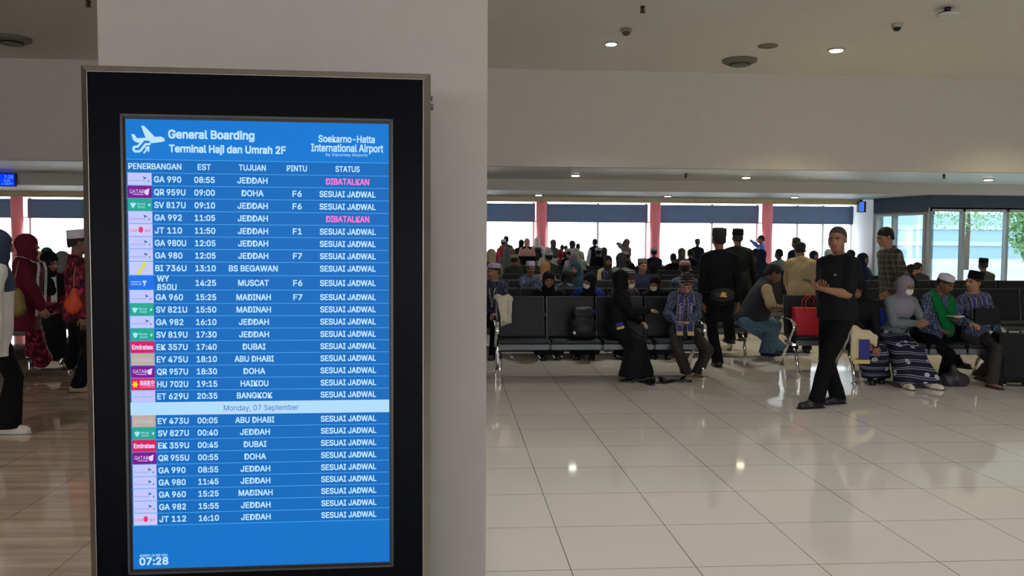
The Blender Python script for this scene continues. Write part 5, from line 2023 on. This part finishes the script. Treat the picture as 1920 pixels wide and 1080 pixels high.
# ---- standing man in plaid shirt, and people seated behind
pl = person('man in a dark plaid shirt standing and looking down to the side', 1659, 445, 10.75, -84, 'stand', 0, lean=12, head=(0, 10, 0), skin='tan', hand_px=((1655, 548, 10.9), (1668, 545, 10.6)), hmin=1.6, hmax=1.85)
male(pl, PLAID, BLACK2, hem=-0.12); 
p = person('woman in black headscarf seated before the slanting windows', 1710, 508, 14.5, 20, 'sit', 1, row=14.62); female(p, BLACK, CHAR, BLACK, 0.10)
p = person('bareheaded boy seated beside the woman in black at slanting windows', 1722, 503, 15.3, 165, 'sit', 1, row=15.32, head=(-60, 0, 0), skin='tan'); male(p, CHAR)
p = person('man in tall black cap and olive jacket seen from behind, slanting windows', 1843, 497, 15.3, 172, 'sit', 1, row=15.3, wide=1.08, hmax=1.8); male(p, OLIVE, BLACK2, SONG, 'peci')
p = person('woman in a navy headscarf seated left of the plaid-shirted man', 1619, 486, 17.2, 30, 'sit', 1, row=16.92); female(p, NAVY, NAVY, BLACK, 0.08)

# ---- far rows: heads and shoulders above the bench backs
FAR = [
    ('w', 'woman in a cream headscarf low beside the pillar, far rows', 921, 478, 17.62, 190, (CREAM, OLIVE)),
    ('c', 'man in a beige knit cap seen from behind, left rows', 965, 487, 17.62, 165, (CAPB, OLIVE)),
    ('c', 'man in a pale knit cap seen from behind, before the left red column', 1028, 482, 17.62, 190, (CAPW, OLIVE)),
    ('w', 'woman in a grey headscarf seen from behind, above teal headscarf', 1074, 487, 17.62, 185, (LILAC, GREYC)),
    ('w', 'woman in a grey headscarf seen from behind, under the left window', 950, 471, 23.92, 180, (GREYC, GREYC)),
    ('w', 'woman in a tan headscarf seen from behind, under the left window', 960, 473, 23.92, 180, (M('tan_hijab', (150, 104, 74), 0.85), BEIGE)),
    ('w', 'woman in a white headscarf right of the left red column', 1027, 471, 23.92, 165, (WHITEC, WHITEC)),
    ('w', 'woman in a red headscarf below the two dark-veiled women', 1050, 475, 23.92, 180, (M('red_hijab', (150, 44, 48), 0.85), CREAM)),
    ('c', 'man in a white cap and black jacket, left of grey-veiled pair', 1067, 474, 23.92, 180, (CAPW, BLACK)),
    ('w', 'woman in a white headscarf beneath the second dark-veiled woman', 1078, 474, 23.92, 165, (WHITEC, CREAM)),
    ('w', 'child in a cream headscarf right of the white-veiled woman', 1086, 478, 23.92, 195, (CREAM, WHITEC)),
    ('c', 'man in a white cap and striped black jacket near the mullion', 1122, 470, 23.92, 170, (CAPW, BLACK)),
    ('w', 'woman in a grey-green headscarf beside the white-capped man near mullion', 1132, 470, 23.92, 190, (OLIVE, CHAR)),
    ('c', 'man in a white skull cap below the maroon-clad photographer', 1173, 480, 20.72, 180, (CAPW, CHAR)),
    ('c', 'man in a white cap before the middle red column', 1226, 473, 23.92, 175, (CAPW, NAVY)),
    ('h', 'dark-haired person low behind bench backs, right of the middle column', 1262, 484, 20.72, 180, (None, INK)),
    ('w', 'woman in a taupe headscarf and pale top right of middle column', 1279, 473, 23.2, 15, (M('taupe_hijab', (96, 88, 84), 0.85), WHITEC)),
    ('h', 'dark-haired man with pale collar right of the taupe headscarf', 1294, 475, 23.92, 185, (None, INK)),
    ('h', 'dark-haired man under the man raising his hand', 1416, 476, 20.72, 165, (None, GREYC)),
    ('w', 'woman in a patterned dark headscarf under the man in blue', 1426, 476, 20.72, 195, (NAVY, NAVY)),
    ('h', 'grey-shirted man leaning before the three-pane window', 1460, 473, 17.62, 195, (None, M('pale_grey_shirt', (150, 162, 160), 0.85))),
    ('w', 'woman in pale green beside the man in black, far rows', 1527, 480, 20.0, 15, (CHAR, M('mint_cloth', (150, 200, 172), 0.85))),
    ('w', 'woman in a white headscarf just left of the standing man head', 1553, 476, 20.72, 165, (WHITEC, WHITEC)),
    ('w', 'woman in a black headscarf just right of the standing man head', 1594, 478, 20.72, 190, (CHAR, BLACK)),
]
for kind, lb, px, py, Y, yaw, (a, b) in FAR:
    rws = [16.9, 20.0, 23.2] if abs(yaw) < 90 else [17.62, 20.72, 23.92, 25.3]
    Y = free_row(px, py, sorted([r for r in rws if abs(r - Y) < 4.4], key=lambda r: abs(r - Y)))
    p = person(lb, px, py, Y, yaw, 'sit', 2, row=Y, lean=None, hmin=1.40, hmax=1.85, skin=random.choice(['brown', 'tan', 'dark']))
    if kind == 'w':
        p.hijab(a, 0.08); p.shirt(b, hem=-0.06); p.skirt(BLACK)
    else:
        p.shirt(b, hem=-0.06); p.trousers(BLACK2); p.shoes(SHOE); p.hair()
        if a is not None: p.cap(a, 'haji')

# ---- people standing at the far windows
STAND = [
    ('h', 'dark-haired man between the two dark-veiled standing women', 1061, 466, 28.8, 175, (None, OLIVE), {'hmin': 1.3}),
    ('h', 'dark-haired boy below the first dark-veiled woman', 1054, 465, 28.8, 175, (None, CHAR), {'hmin': 1.3}),
    ('h', 'broad man in brown jacket standing at the left window', 949, 450, 27.2, 175, (None, BROWNC), {}),
    ('c', 'man in a white cap and red vest at the left window', 944, 456, 25.7, 160, (CAPW, M('red_vest', (170, 30, 52), 0.8)), {}),
    ('w', 'woman in a long black veil standing at the left window', 977, 456, 27.4, 190, (BLACK, BLACK), {}),
    ('w', 'woman in a salmon pink headscarf and black dress at the window', 988, 454, 26.5, 175, (PINKH, BLACK), {}),
    ('w', 'woman in a white headscarf carrying a dark backpack by red column', 1007, 452, 25.9, 180, (WHITEC, CREAM), {}),
    ('w', 'woman in a dark green veil just right of the red column', 1038, 456, 27.3, 130, (OLIVE, M('dark_green_cloth', (38, 52, 52), 0.85)), {}),
    ('w', 'woman in a taupe-black veil further right of the red column', 1074, 458, 27.3, 120, (CHAR, CHAR), {}),
    ('h', 'small bareheaded boy standing beside the taupe-black veil', 1084, 463, 28.2, 160, (None, GREYC), {'hmin': 1.3}),
    ('h', 'black-haired man in dark vest over white shirt at the mullion', 1115, 455, 27.4, 185, (None, WHITEC), {}),
    ('w', 'woman in maroon photographing through the window with a phone', 1174, 455, 27.2, -70, (M('mauve_veil', (104, 72, 80), 0.85), M('mauve_cloth', (96, 70, 82), 0.85)), {'hand_px': ((1166, 459, 27.0), (1166, 462, 26.9))}),
    ('k', 'man in a peaked cap and dark jacket standing at the window', 1308, 455, 27.2, 150, (M('grey_peaked_cap', (70, 76, 72), 0.9), INK), {}),
    ('h', 'man in a blue shirt raising one hand near the right red column', 1426, 449, 26.4, -100, (None, M('sky_blue_batik', (84, 120, 206), 0.8)), {'hand_px': ((1409, 452, 26.2), None)}),
    ('k', 'man in a grey cap and navy jacket before the three-pane window', 1492, 456, 18.2, 200, (M('taupe_cap', (92, 90, 84), 0.9), NAVY), {}),
]
for kind, lb, px, py, Y, yaw, (a, b), ex in STAND:
    if Y > 25.5:
        Y = free_row(px, py, sorted([26.4, 27.0, 27.6, 28.2, 28.8], key=lambda r: abs(r - Y)), 0.6)
    kk = dict(hmin=1.5, hmax=1.85); kk.update(ex)
    p = person(lb, px, py, Y, yaw, 'stand', 2, lean=2, skin=random.choice(['brown', 'tan', 'dark']), **kk)
    if kind == 'w':
        p.hijab(a, 0.26 if a is b else 0.05); p.shirt(b, hem=-0.10); p.skirt(b)
    else:
        p.shirt(b, hem=-0.12); p.trousers(BLACK2); p.shoes(SHOE); p.hair()
        if a is not None: p.cap(a, 'round' if kind == 'k' else 'haji')
    if 'dark vest' in lb: p.vest(INK)
    if 'red vest' in lb: p.vest(M('red_vest', (170, 30, 52), 0.8))
    if 'photographing' in lb:
        q = p.world(p.B.wri[0] + p.B.hdir[0] * 0.1); t = empty('mobile_phone', (q.x, q.y, q.z + 0.04), 0.3); tag(t, 'phone held up by the woman in maroon at the window', 'phone')
        MB().box((-0.036, -0.005, -0.075), (0.036, 0.005, 0.075), bevel=0.004).build('body', PHONE, t)
    if 'carrying a dark backpack' in lb:
        q = p.world(p.B.T(0, 0.16, 0.30)); BPK = (q, p.o.rotation_euler[2])

# ---- left of the kiosk
l1 = person('person in navy headscarf and white top at the left picture edge', -3, 460, 6.85, 118, 'stand', 0, lean=3, head=(4, 6, 0), hmin=1.5, feet_px=((18, 812, -30), (-50, 790, 0)), hand_px=((-12, 660, 6.6), None))
l1.hijab(M('navy_hijab', (40, 52, 78), 0.85), 0.0, o=0.022); l1.shirt(WHITEC, hem=-0.22, o=0.03); l1.trousers(BLACK2, flare=0.05); l1.shoes(SHOEW, WHITEC)
l2 = person('woman in maroon headscarf and dress with white lettered scarf, profile', 53, 460, 9.55, 96, 'stand', 0, lean=3, head=(8, -2, 0), hmin=1.5, feet_px=((88, 702, 0), (70, 694, 0)), hand_px=((82, 585, 9.3), None))
l2.hijab(MAROON, 0.10, o=0.024); l2.shirt(MAROON, hem=-0.30, o=0.04); l2.skirt(REDB, 0.06); l2.shoes(SHOEW, WHITEC); l2.shawl(SCARFW, 0.08, 0.62, 0.10, off=0.045, text='TOUR', label='white scarf with black lettering')
l3 = person('man in white cap and red batik shirt carrying an orange bag', 149, 455, 8.75, 118, 'stand', 0, lean=2, head=(0, 2, 0), skin='dark', hmin=1.55, feet_px=((150, 735, 0), (134, 716, 0)))
male(l3, REDB, BLACK2, CAPW, 'peci', hem=-0.14, shoe=None); l3.shoes(M('tan_shoe', (150, 124, 96), 0.6)); l3.shawl([M('red_cloth', (178, 26, 56), 0.8)] * 4, 0.09, 0.45, 0.09)
p = person('woman in a peach headscarf seated between the maroon woman and capped man', 70, 480, 12.3, 172, 'sit', 1, row=12.0, side=-13); female(p, M('peach_hijab', (222, 160, 110), 0.85), REDB, BLACK, 0.06)
p = person('person in black headscarf and lettered scarf seated on the left', 94, 488, 11.4, 20, 'sit', 1, row=11.32, head=(40, 18, 0)); female(p, BLACK, REDB, BLACK, 0.04); p.shawl(SCARFW, 0.07, 0.3, 0.07)
p = person('woman in a grey headscarf seated before the red-shirted man', 118, 475, 12.4, 178, 'sit', 1, row=12.0, side=13); female(p, GREYC, REDB, BLACK, 0.06)
p = person('person in a green headscarf far off at the left window', 87, 467, 15.6, 10, 'sit', 2, hmax=1.8); female(p, M('emerald_hijab', (30, 110, 80), 0.85), WHITEC, BLACK, 0.06)

# ================================================================== BAGS AND LOOSE THINGS
def blob(name, prims, mat, h=0.012, fold=0.003, parent=None, cuts=()):
    f = F(0.05)
    for q in prims:
        (f.ell if q[0] == 'e' else f.cap)(*q[1:])
    for c in cuts:
        f.keep(*c)
    f.fold = fold
    v, q = surface(f, h)
    return link(name, np_mesh(name, v, q), mat, parent)


bagblack = M('bag_nylon', (22, 23, 27), 0.6)


def backpack(t, mat, w=0.30, hgt=0.42, d=0.17):
    pr = []
    for sx in (-1, 1):
        for zz, rr in ((0.05, 0.052), (hgt * 0.45, 0.06), (hgt * 0.78, 0.048)):
            for yy in (-d * 0.22, d * 0.18):
                pr.append(('c', (0, yy, zz), (sx * (w * 0.5 - rr - (0.02 if zz > hgt * 0.7 else 0)), yy, zz), rr))
    pr.append(('c', (-w * 0.22, 0, hgt * 0.86), (w * 0.22, 0, hgt * 0.86), 0.045))
    blob('body', pr, mat, 0.011, 0.003, t, [((0, 0, 0), (0, 0, -1))])
    blob('front_pocket', [('e', (0, -d * 0.5, hgt * 0.30), (w * 0.40, 0.045, hgt * 0.24))], mat, 0.011, 0.001, t)
    MB().tube([(-0.04, 0, hgt * 0.86), (-0.03, 0, hgt * 0.97), (0.03, 0, hgt * 0.97), (0.04, 0, hgt * 0.86)], 0.009, 8).build('handle', mat, t)
    m = MB()
    for sx in (-1, 1):
        m.tube([(sx * 0.07, d * 0.40, hgt * 0.84), (sx * 0.10, d * 0.62, hgt * 0.5), (sx * 0.09, d * 0.45, 0.06)], 0.013, 8, flat=(0.022, 0.007))
    m.build('strap', mat, t)


x, y = bpos(B1, -0.19, 0.0)
t = empty('backpack', (x, y, 0.44), math.radians(8)); tag(t, 'black backpack standing on the front bench beside the robed woman', 'backpack'); backpack(t, bagblack, 0.30, 0.36)
o = MB().lathe([(0.018, -0.004), (0.018, 0.004)], (0, 0, 0), 12).build('tag', WHITEC, t); o.location = (-0.13, -0.11, 0.07); o.rotation_euler = (1.3, 0, 0.3)
q, a = BPK
t = empty('backpack', (q.x, q.y, q.z - 0.22), a); tag(t, 'dark maroon backpack worn by the white-veiled woman at window', 'backpack'); backpack(t, M('maroon_nylon', (58, 34, 44), 0.6))
# waist bag
q = bk.world(bk.B.T(0.0, 0.195, 0.02)); t = empty('waist_bag', (q.x, q.y, q.z), bk.o.rotation_euler[2]); tag(t, 'black waist bag with yellow emblem on the walking man in black', 'bag')
blob('pouch', [('e', (0, 0.0, 0.0), (0.135, 0.05, 0.085)), ('c', (-0.09, 0, 0.0), (0.09, 0, 0.0), 0.045)], bagblack, 0.01, 0.001, t)
MB().tube([(0.16, -0.02, 0.02), (0.175, -0.17, 0.03), (0.12, -0.31, 0.03), (0, -0.345, 0.03), (-0.12, -0.31, 0.03), (-0.175, -0.17, 0.03), (-0.16, -0.02, 0.02)], 0.012, 8, flat=(0.02, 0.005)).build('strap', bagblack, t)
m = MB(); m.prism([(-0.045, -0.03), (0.05, -0.022), (0.03, 0.0), (0.03, 0.025), (0.0, 0.036), (-0.03, 0.022), (-0.03, -0.004)], 0.056, 0.066, 'y'); m.build('emblem', M('emblem_yellow', (214, 168, 40), 0.6), t)
# red shopping bag on the right-hand bench
x, y = bpos(BRA, -0.27, -0.02)
t = empty('tote_bag', (x, y, 0.44), math.radians(-6)); tag(t, 'bright red tote bag standing on the bench behind the man in black', 'bag')
RED = M('red_tote', (206, 18, 40), 0.5)
m = MB()
m.prism([(-0.17, 0.0), (0.17, 0.0), (0.20, 0.33), (-0.20, 0.33)], -0.07, 0.07, 'y')
m.build('body', RED, t)
MB().tube([(-0.08, -0.072, 0.27), (-0.07, -0.07, 0.42), (0.0, -0.065, 0.50), (0.07, -0.07, 0.42), (0.08, -0.072, 0.27)], 0.012, 8, flat=(0.014, 0.004)).tube([(-0.08, 0.072, 0.27), (-0.07, 0.07, 0.42), (0.0, 0.065, 0.49), (0.07, 0.07, 0.42), (0.08, 0.072, 0.27)], 0.012, 8, flat=(0.014, 0.004)).build('handle', RED, t)
# cream jacket over the arm of the half-hidden bench
q = at_y(941, 600, 9.86)
t = empty('folded_jacket', (q[0], q[1], 0.0)); tag(t, 'cream jacket hanging over the bench arm beside the pillar', 'jacket')
IV = M('ivory_cloth', (206, 200, 178), 0.9)
m = F(0.03)
for k in range(7):
    u = -0.075 + 0.026 * k
    m.cap((u, 0.05 - 0.005 * k, 0.90 + 0.012 * math.sin(k * 1.3)), (u * 0.8 + 0.03, -0.035, 0.885), 0.022, 0.024)
    m.cap((u * 0.8 + 0.03, -0.035, 0.885), (u * 0.55 + 0.045, -0.045 + 0.012 * math.sin(k * 2.1), 0.66 - 0.02 * abs(k - 4)), 0.022, 0.019)
m.fold = 0.004
v, qd = surface(m, 0.009)
link('cloth', np_mesh('cloth', v, qd), IV, t)
MB().tube([(0.065, -0.05, 0.88), (0.085, -0.07, 0.74), (0.06, -0.075, 0.60), (0.025, -0.07, 0.585), (0.01, -0.06, 0.63)], 0.02, 10, flat=(0.024, 0.014)).build('sleeve', IV, t)
# cream scarf over the knees of the woman behind the man in black
q = at_y(1612, 645, 8.86)
t = empty('cream_shawl', (q[0], q[1], 0.0)); tag(t, 'cream shawl with blue and gold end draped over knees behind man in black', 'shawl')
m = F(0.025)
for k in range(8):
    u = -0.10 + 0.036 * k
    z0 = 0.64 - 0.014 * k + 0.01 * math.sin(k * 1.7)
    m.cap((u, 0.10, z0 - 0.02), (u + 0.015, -0.01, z0), 0.022, 0.024)
    m.cap((u + 0.015, -0.01, z0), (u - 0.01, -0.055 + 0.01 * math.sin(k * 2.3), (0.30 + 0.012 * k) if k < 3 else z0 - 0.07 - 0.01 * (k % 2)), 0.022, 0.018)
m.fold = 0.004
v, qd = surface(m, 0.009)
link('cloth', np_mesh('cloth', v, qd), CREAM, t)
MB().box((-0.045, -0.095, 0.30), (0.065, -0.075, 0.52), bevel=0.006).build('printed_end', SC_BASE, t)
MB().box((-0.11, -0.092, 0.255), (0.075, -0.072, 0.30), bevel=0.006).build('fringe', SC_END, t)
q = at_y(1628, 576, 9.05)
o = blob('shawl_knot', [('c', (-0.02, 0, 0.06), (0.04, 0, -0.07), 0.035)], CREAM, 0.01, 0.003); o.location = q; o.name = 'hand_towel'; tag(o, 'small cream towel tucked at the side of the woman behind man in black', 'towel')
o = blob('blue_cloth', [('e', (0, 0, 0), (0.07, 0.06, 0.09)), ('c', (-0.02, 0, 0), (0.03, 0, -0.05), 0.05)], ROYAL, 0.012, 0.004); q = at_y(1652, 592, 9.22); o.location = q; o.name = 'folded_jacket'; tag(o, 'royal blue jacket bundled between the two women in patterned skirts', 'jacket')
# plastic bag, suitcase, book, laptop
q = at_z(1800, 726, 0.0)
t = empty('carrier_bag', (q[0], q[1] + 0.1, 0)); tag(t, 'crumpled dark grey bag on the floor between the two capped men', 'bag')
blob('body', [('e', (0, 0, 0.075), (0.14, 0.11, 0.085)), ('c', (-0.09, 0, 0.04), (0.10, 0, 0.04), 0.055), ('c', (0, 0, 0.12), (-0.01, 0.02, 0.19), 0.03)], M('bag_grey', (48, 47, 50), 0.45), 0.01, 0.007, t, [((0, 0, 0), (0, 0, -1))])
MB().tube([(-0.04, 0.02, 0.16), (-0.03, 0.03, 0.22), (0.02, 0.03, 0.22), (0.03, 0.02, 0.15)], 0.01, 8).build('handle', bagblack, t)
q = at_z(1896, 727, 0.0)
t = empty('suitcase', (q[0] + 0.12, q[1] + 0.16, 0), math.radians(-12)); tag(t, 'black upright suitcase at the right edge beside the black-capped man', 'suitcase')
m = MB(); m.box((-0.20, -0.12, 0.04), (0.20, 0.12, 0.58), bevel=0.035); m.build('shell', M('suitcase_black', (11, 11, 13), 0.6, spec=0.25), t)
m = MB(); m.box((-0.15, -0.135, 0.10), (0.15, -0.118, 0.34), bevel=0.01); m.build('front_pocket', M('suitcase_black', (11, 11, 13), 0.6, spec=0.25), t)
m = MB(); m.tube([(-0.07, 0, 0.57), (-0.06, 0, 0.615), (0.06, 0, 0.615), (0.07, 0, 0.57)], 0.013, 8); m.build('handle', bagblack, t)
for x in (-0.15, 0.15):
    for y in (-0.08, 0.08):
        o = MB().lathe([(0.01, -0.012), (0.028, -0.012), (0.028, 0.012), (0.01, 0.012)], (0, 0, 0), 14).build('wheel', SHOE, t); o.location = (x, y, 0.028); o.rotation_euler = (0, math.pi / 2, 0)
o = MB().box((0.19, -0.13, 0.12), (0.205, -0.10, 0.24)).build('luggage_tag', WHITEC, t)
hw = gm.world(gm.B.wri[1] + gm.B.hdir[1] * 0.09)
t = empty('book', (hw.x - 0.02, hw.y - 0.02, hw.z + 0.03), 0.2); tag(t, 'small open booklet in the hands of the green-scarfed man', 'book')
MB().box((-0.075, -0.05, -0.004), (-0.002, 0.05, 0.004), mat=Matrix.Rotation(0.15, 4, 'Y')).box((0.002, -0.05, -0.004), (0.075, 0.05, 0.004), mat=Matrix.Rotation(-0.15, 4, 'Y')).build('pages', WHITEC, t)
MB().box((-0.078, -0.053, -0.008), (0.078, 0.053, -0.005)).build('cover', MAROON, t)
q = at_y(1850, 594, 8.86)
t = empty('laptop_bag', (q[0], q[1], q[2]), math.radians(6)); tag(t, 'flat black laptop bag upright on the lap of the black-capped man', 'bag')
MB().box((-0.16, -0.025, -0.085), (0.16, 0.025, 0.095), bevel=0.015).build('body', M('laptop_bag_black', (18, 20, 27), 0.6, spec=0.25), t)
MB().tube([(-0.05, 0, 0.09), (-0.04, 0, 0.125), (0.04, 0, 0.125), (0.05, 0, 0.09)], 0.008, 8).build('handle', bagblack, t)
# bags on the left
hw = l3.world(l3.B.T(-0.235, -0.02, -0.05))
q = at_y(137, 572, 8.5)
t = empty('drawstring_bag', (q[0], q[1], q[2])); tag(t, 'orange drawstring bag hanging at the side of the red-shirted man', 'bag')
blob('body', [('e', (0, 0, 0), (0.085, 0.06, 0.09)), ('c', (0, 0, 0.05), (0.02, 0, 0.13), 0.035)], M('orange_bag', (190, 62, 28), 0.6), 0.01, 0.004, t)
_s = l3.world(l3.B.sh[0] + V3(0, 0, 0.075)) - Vector(q)
MB().tube([(0.01, 0, 0.12), (_s.x * 0.4, _s.y * 0.5 - 0.03, _s.z * 0.62), (_s.x, _s.y - 0.03, _s.z - 0.03), (_s.x, _s.y + 0.04, _s.z)], 0.012, 8, flat=(0.016, 0.004)).build('strap', M('tan_strap', (150, 110, 72), 0.6), t)
q = at_y(30, 566, 9.05)
t = empty('shoulder_bag', (q[0], q[1], q[2])); tag(t, 'olive yellow shoulder bag between the white top and maroon dress', 'bag')
blob('body', [('e', (0, 0, 0), (0.085, 0.05, 0.15)), ('c', (-0.04, 0, -0.08), (0.05, 0, -0.08), 0.05)], M('olive_bag', (120, 104, 44), 0.6), 0.011, 0.003, t)
_s = l2.world(l2.B.sh[0] + V3(0, 0, 0.085)) - Vector(q)
MB().tube([(-0.03, 0, 0.13), (_s.x * 0.4, _s.y * 0.3 - 0.02, _s.z * 0.6), (_s.x, _s.y - 0.05, _s.z - 0.03), (_s.x, _s.y + 0.05, _s.z)], 0.008, 8).build('strap', M('tan_strap', (150, 110, 72), 0.6), t)


# shoes and slippers standing on the floor by the front bench
def slipper(px, py, ang, label, mat=SHOE, grp=None):
    q = at_z(px, py, 0.0)
    t = empty('slipper', (q[0], q[1], 0), math.radians(ang)); tag(t, label, 'slipper', grp)
    m = MB()
    out = [(0.045 * math.sin(a) * (1.0 if math.cos(a) > 0 else 0.85), -0.125 * math.cos(a)) for a in np.linspace(0, 2 * math.pi, 25)[:-1]]
    m.prism(out, 0.0, 0.022, 'z'); m.build('sole', mat, t)
    MB().tube([(-0.046, -0.01, 0.015), (-0.036, -0.04, 0.055), (0.0, -0.05, 0.066), (0.036, -0.04, 0.055), (0.046, -0.01, 0.015)], 0.02, 8, flat=(0.032, 0.006)).build('strap', mat, t)


slipper(1183, 717, 80, 'black slipper on the floor in front of the robed woman')
slipper(1216, 720, 10, 'single black slipper standing between the two seated figures feet')
slipper(1247, 718, -60, 'black slipper at the left of the old man bare feet')
slipper(1276, 716, 75, 'black slipper under the old man bare feet')
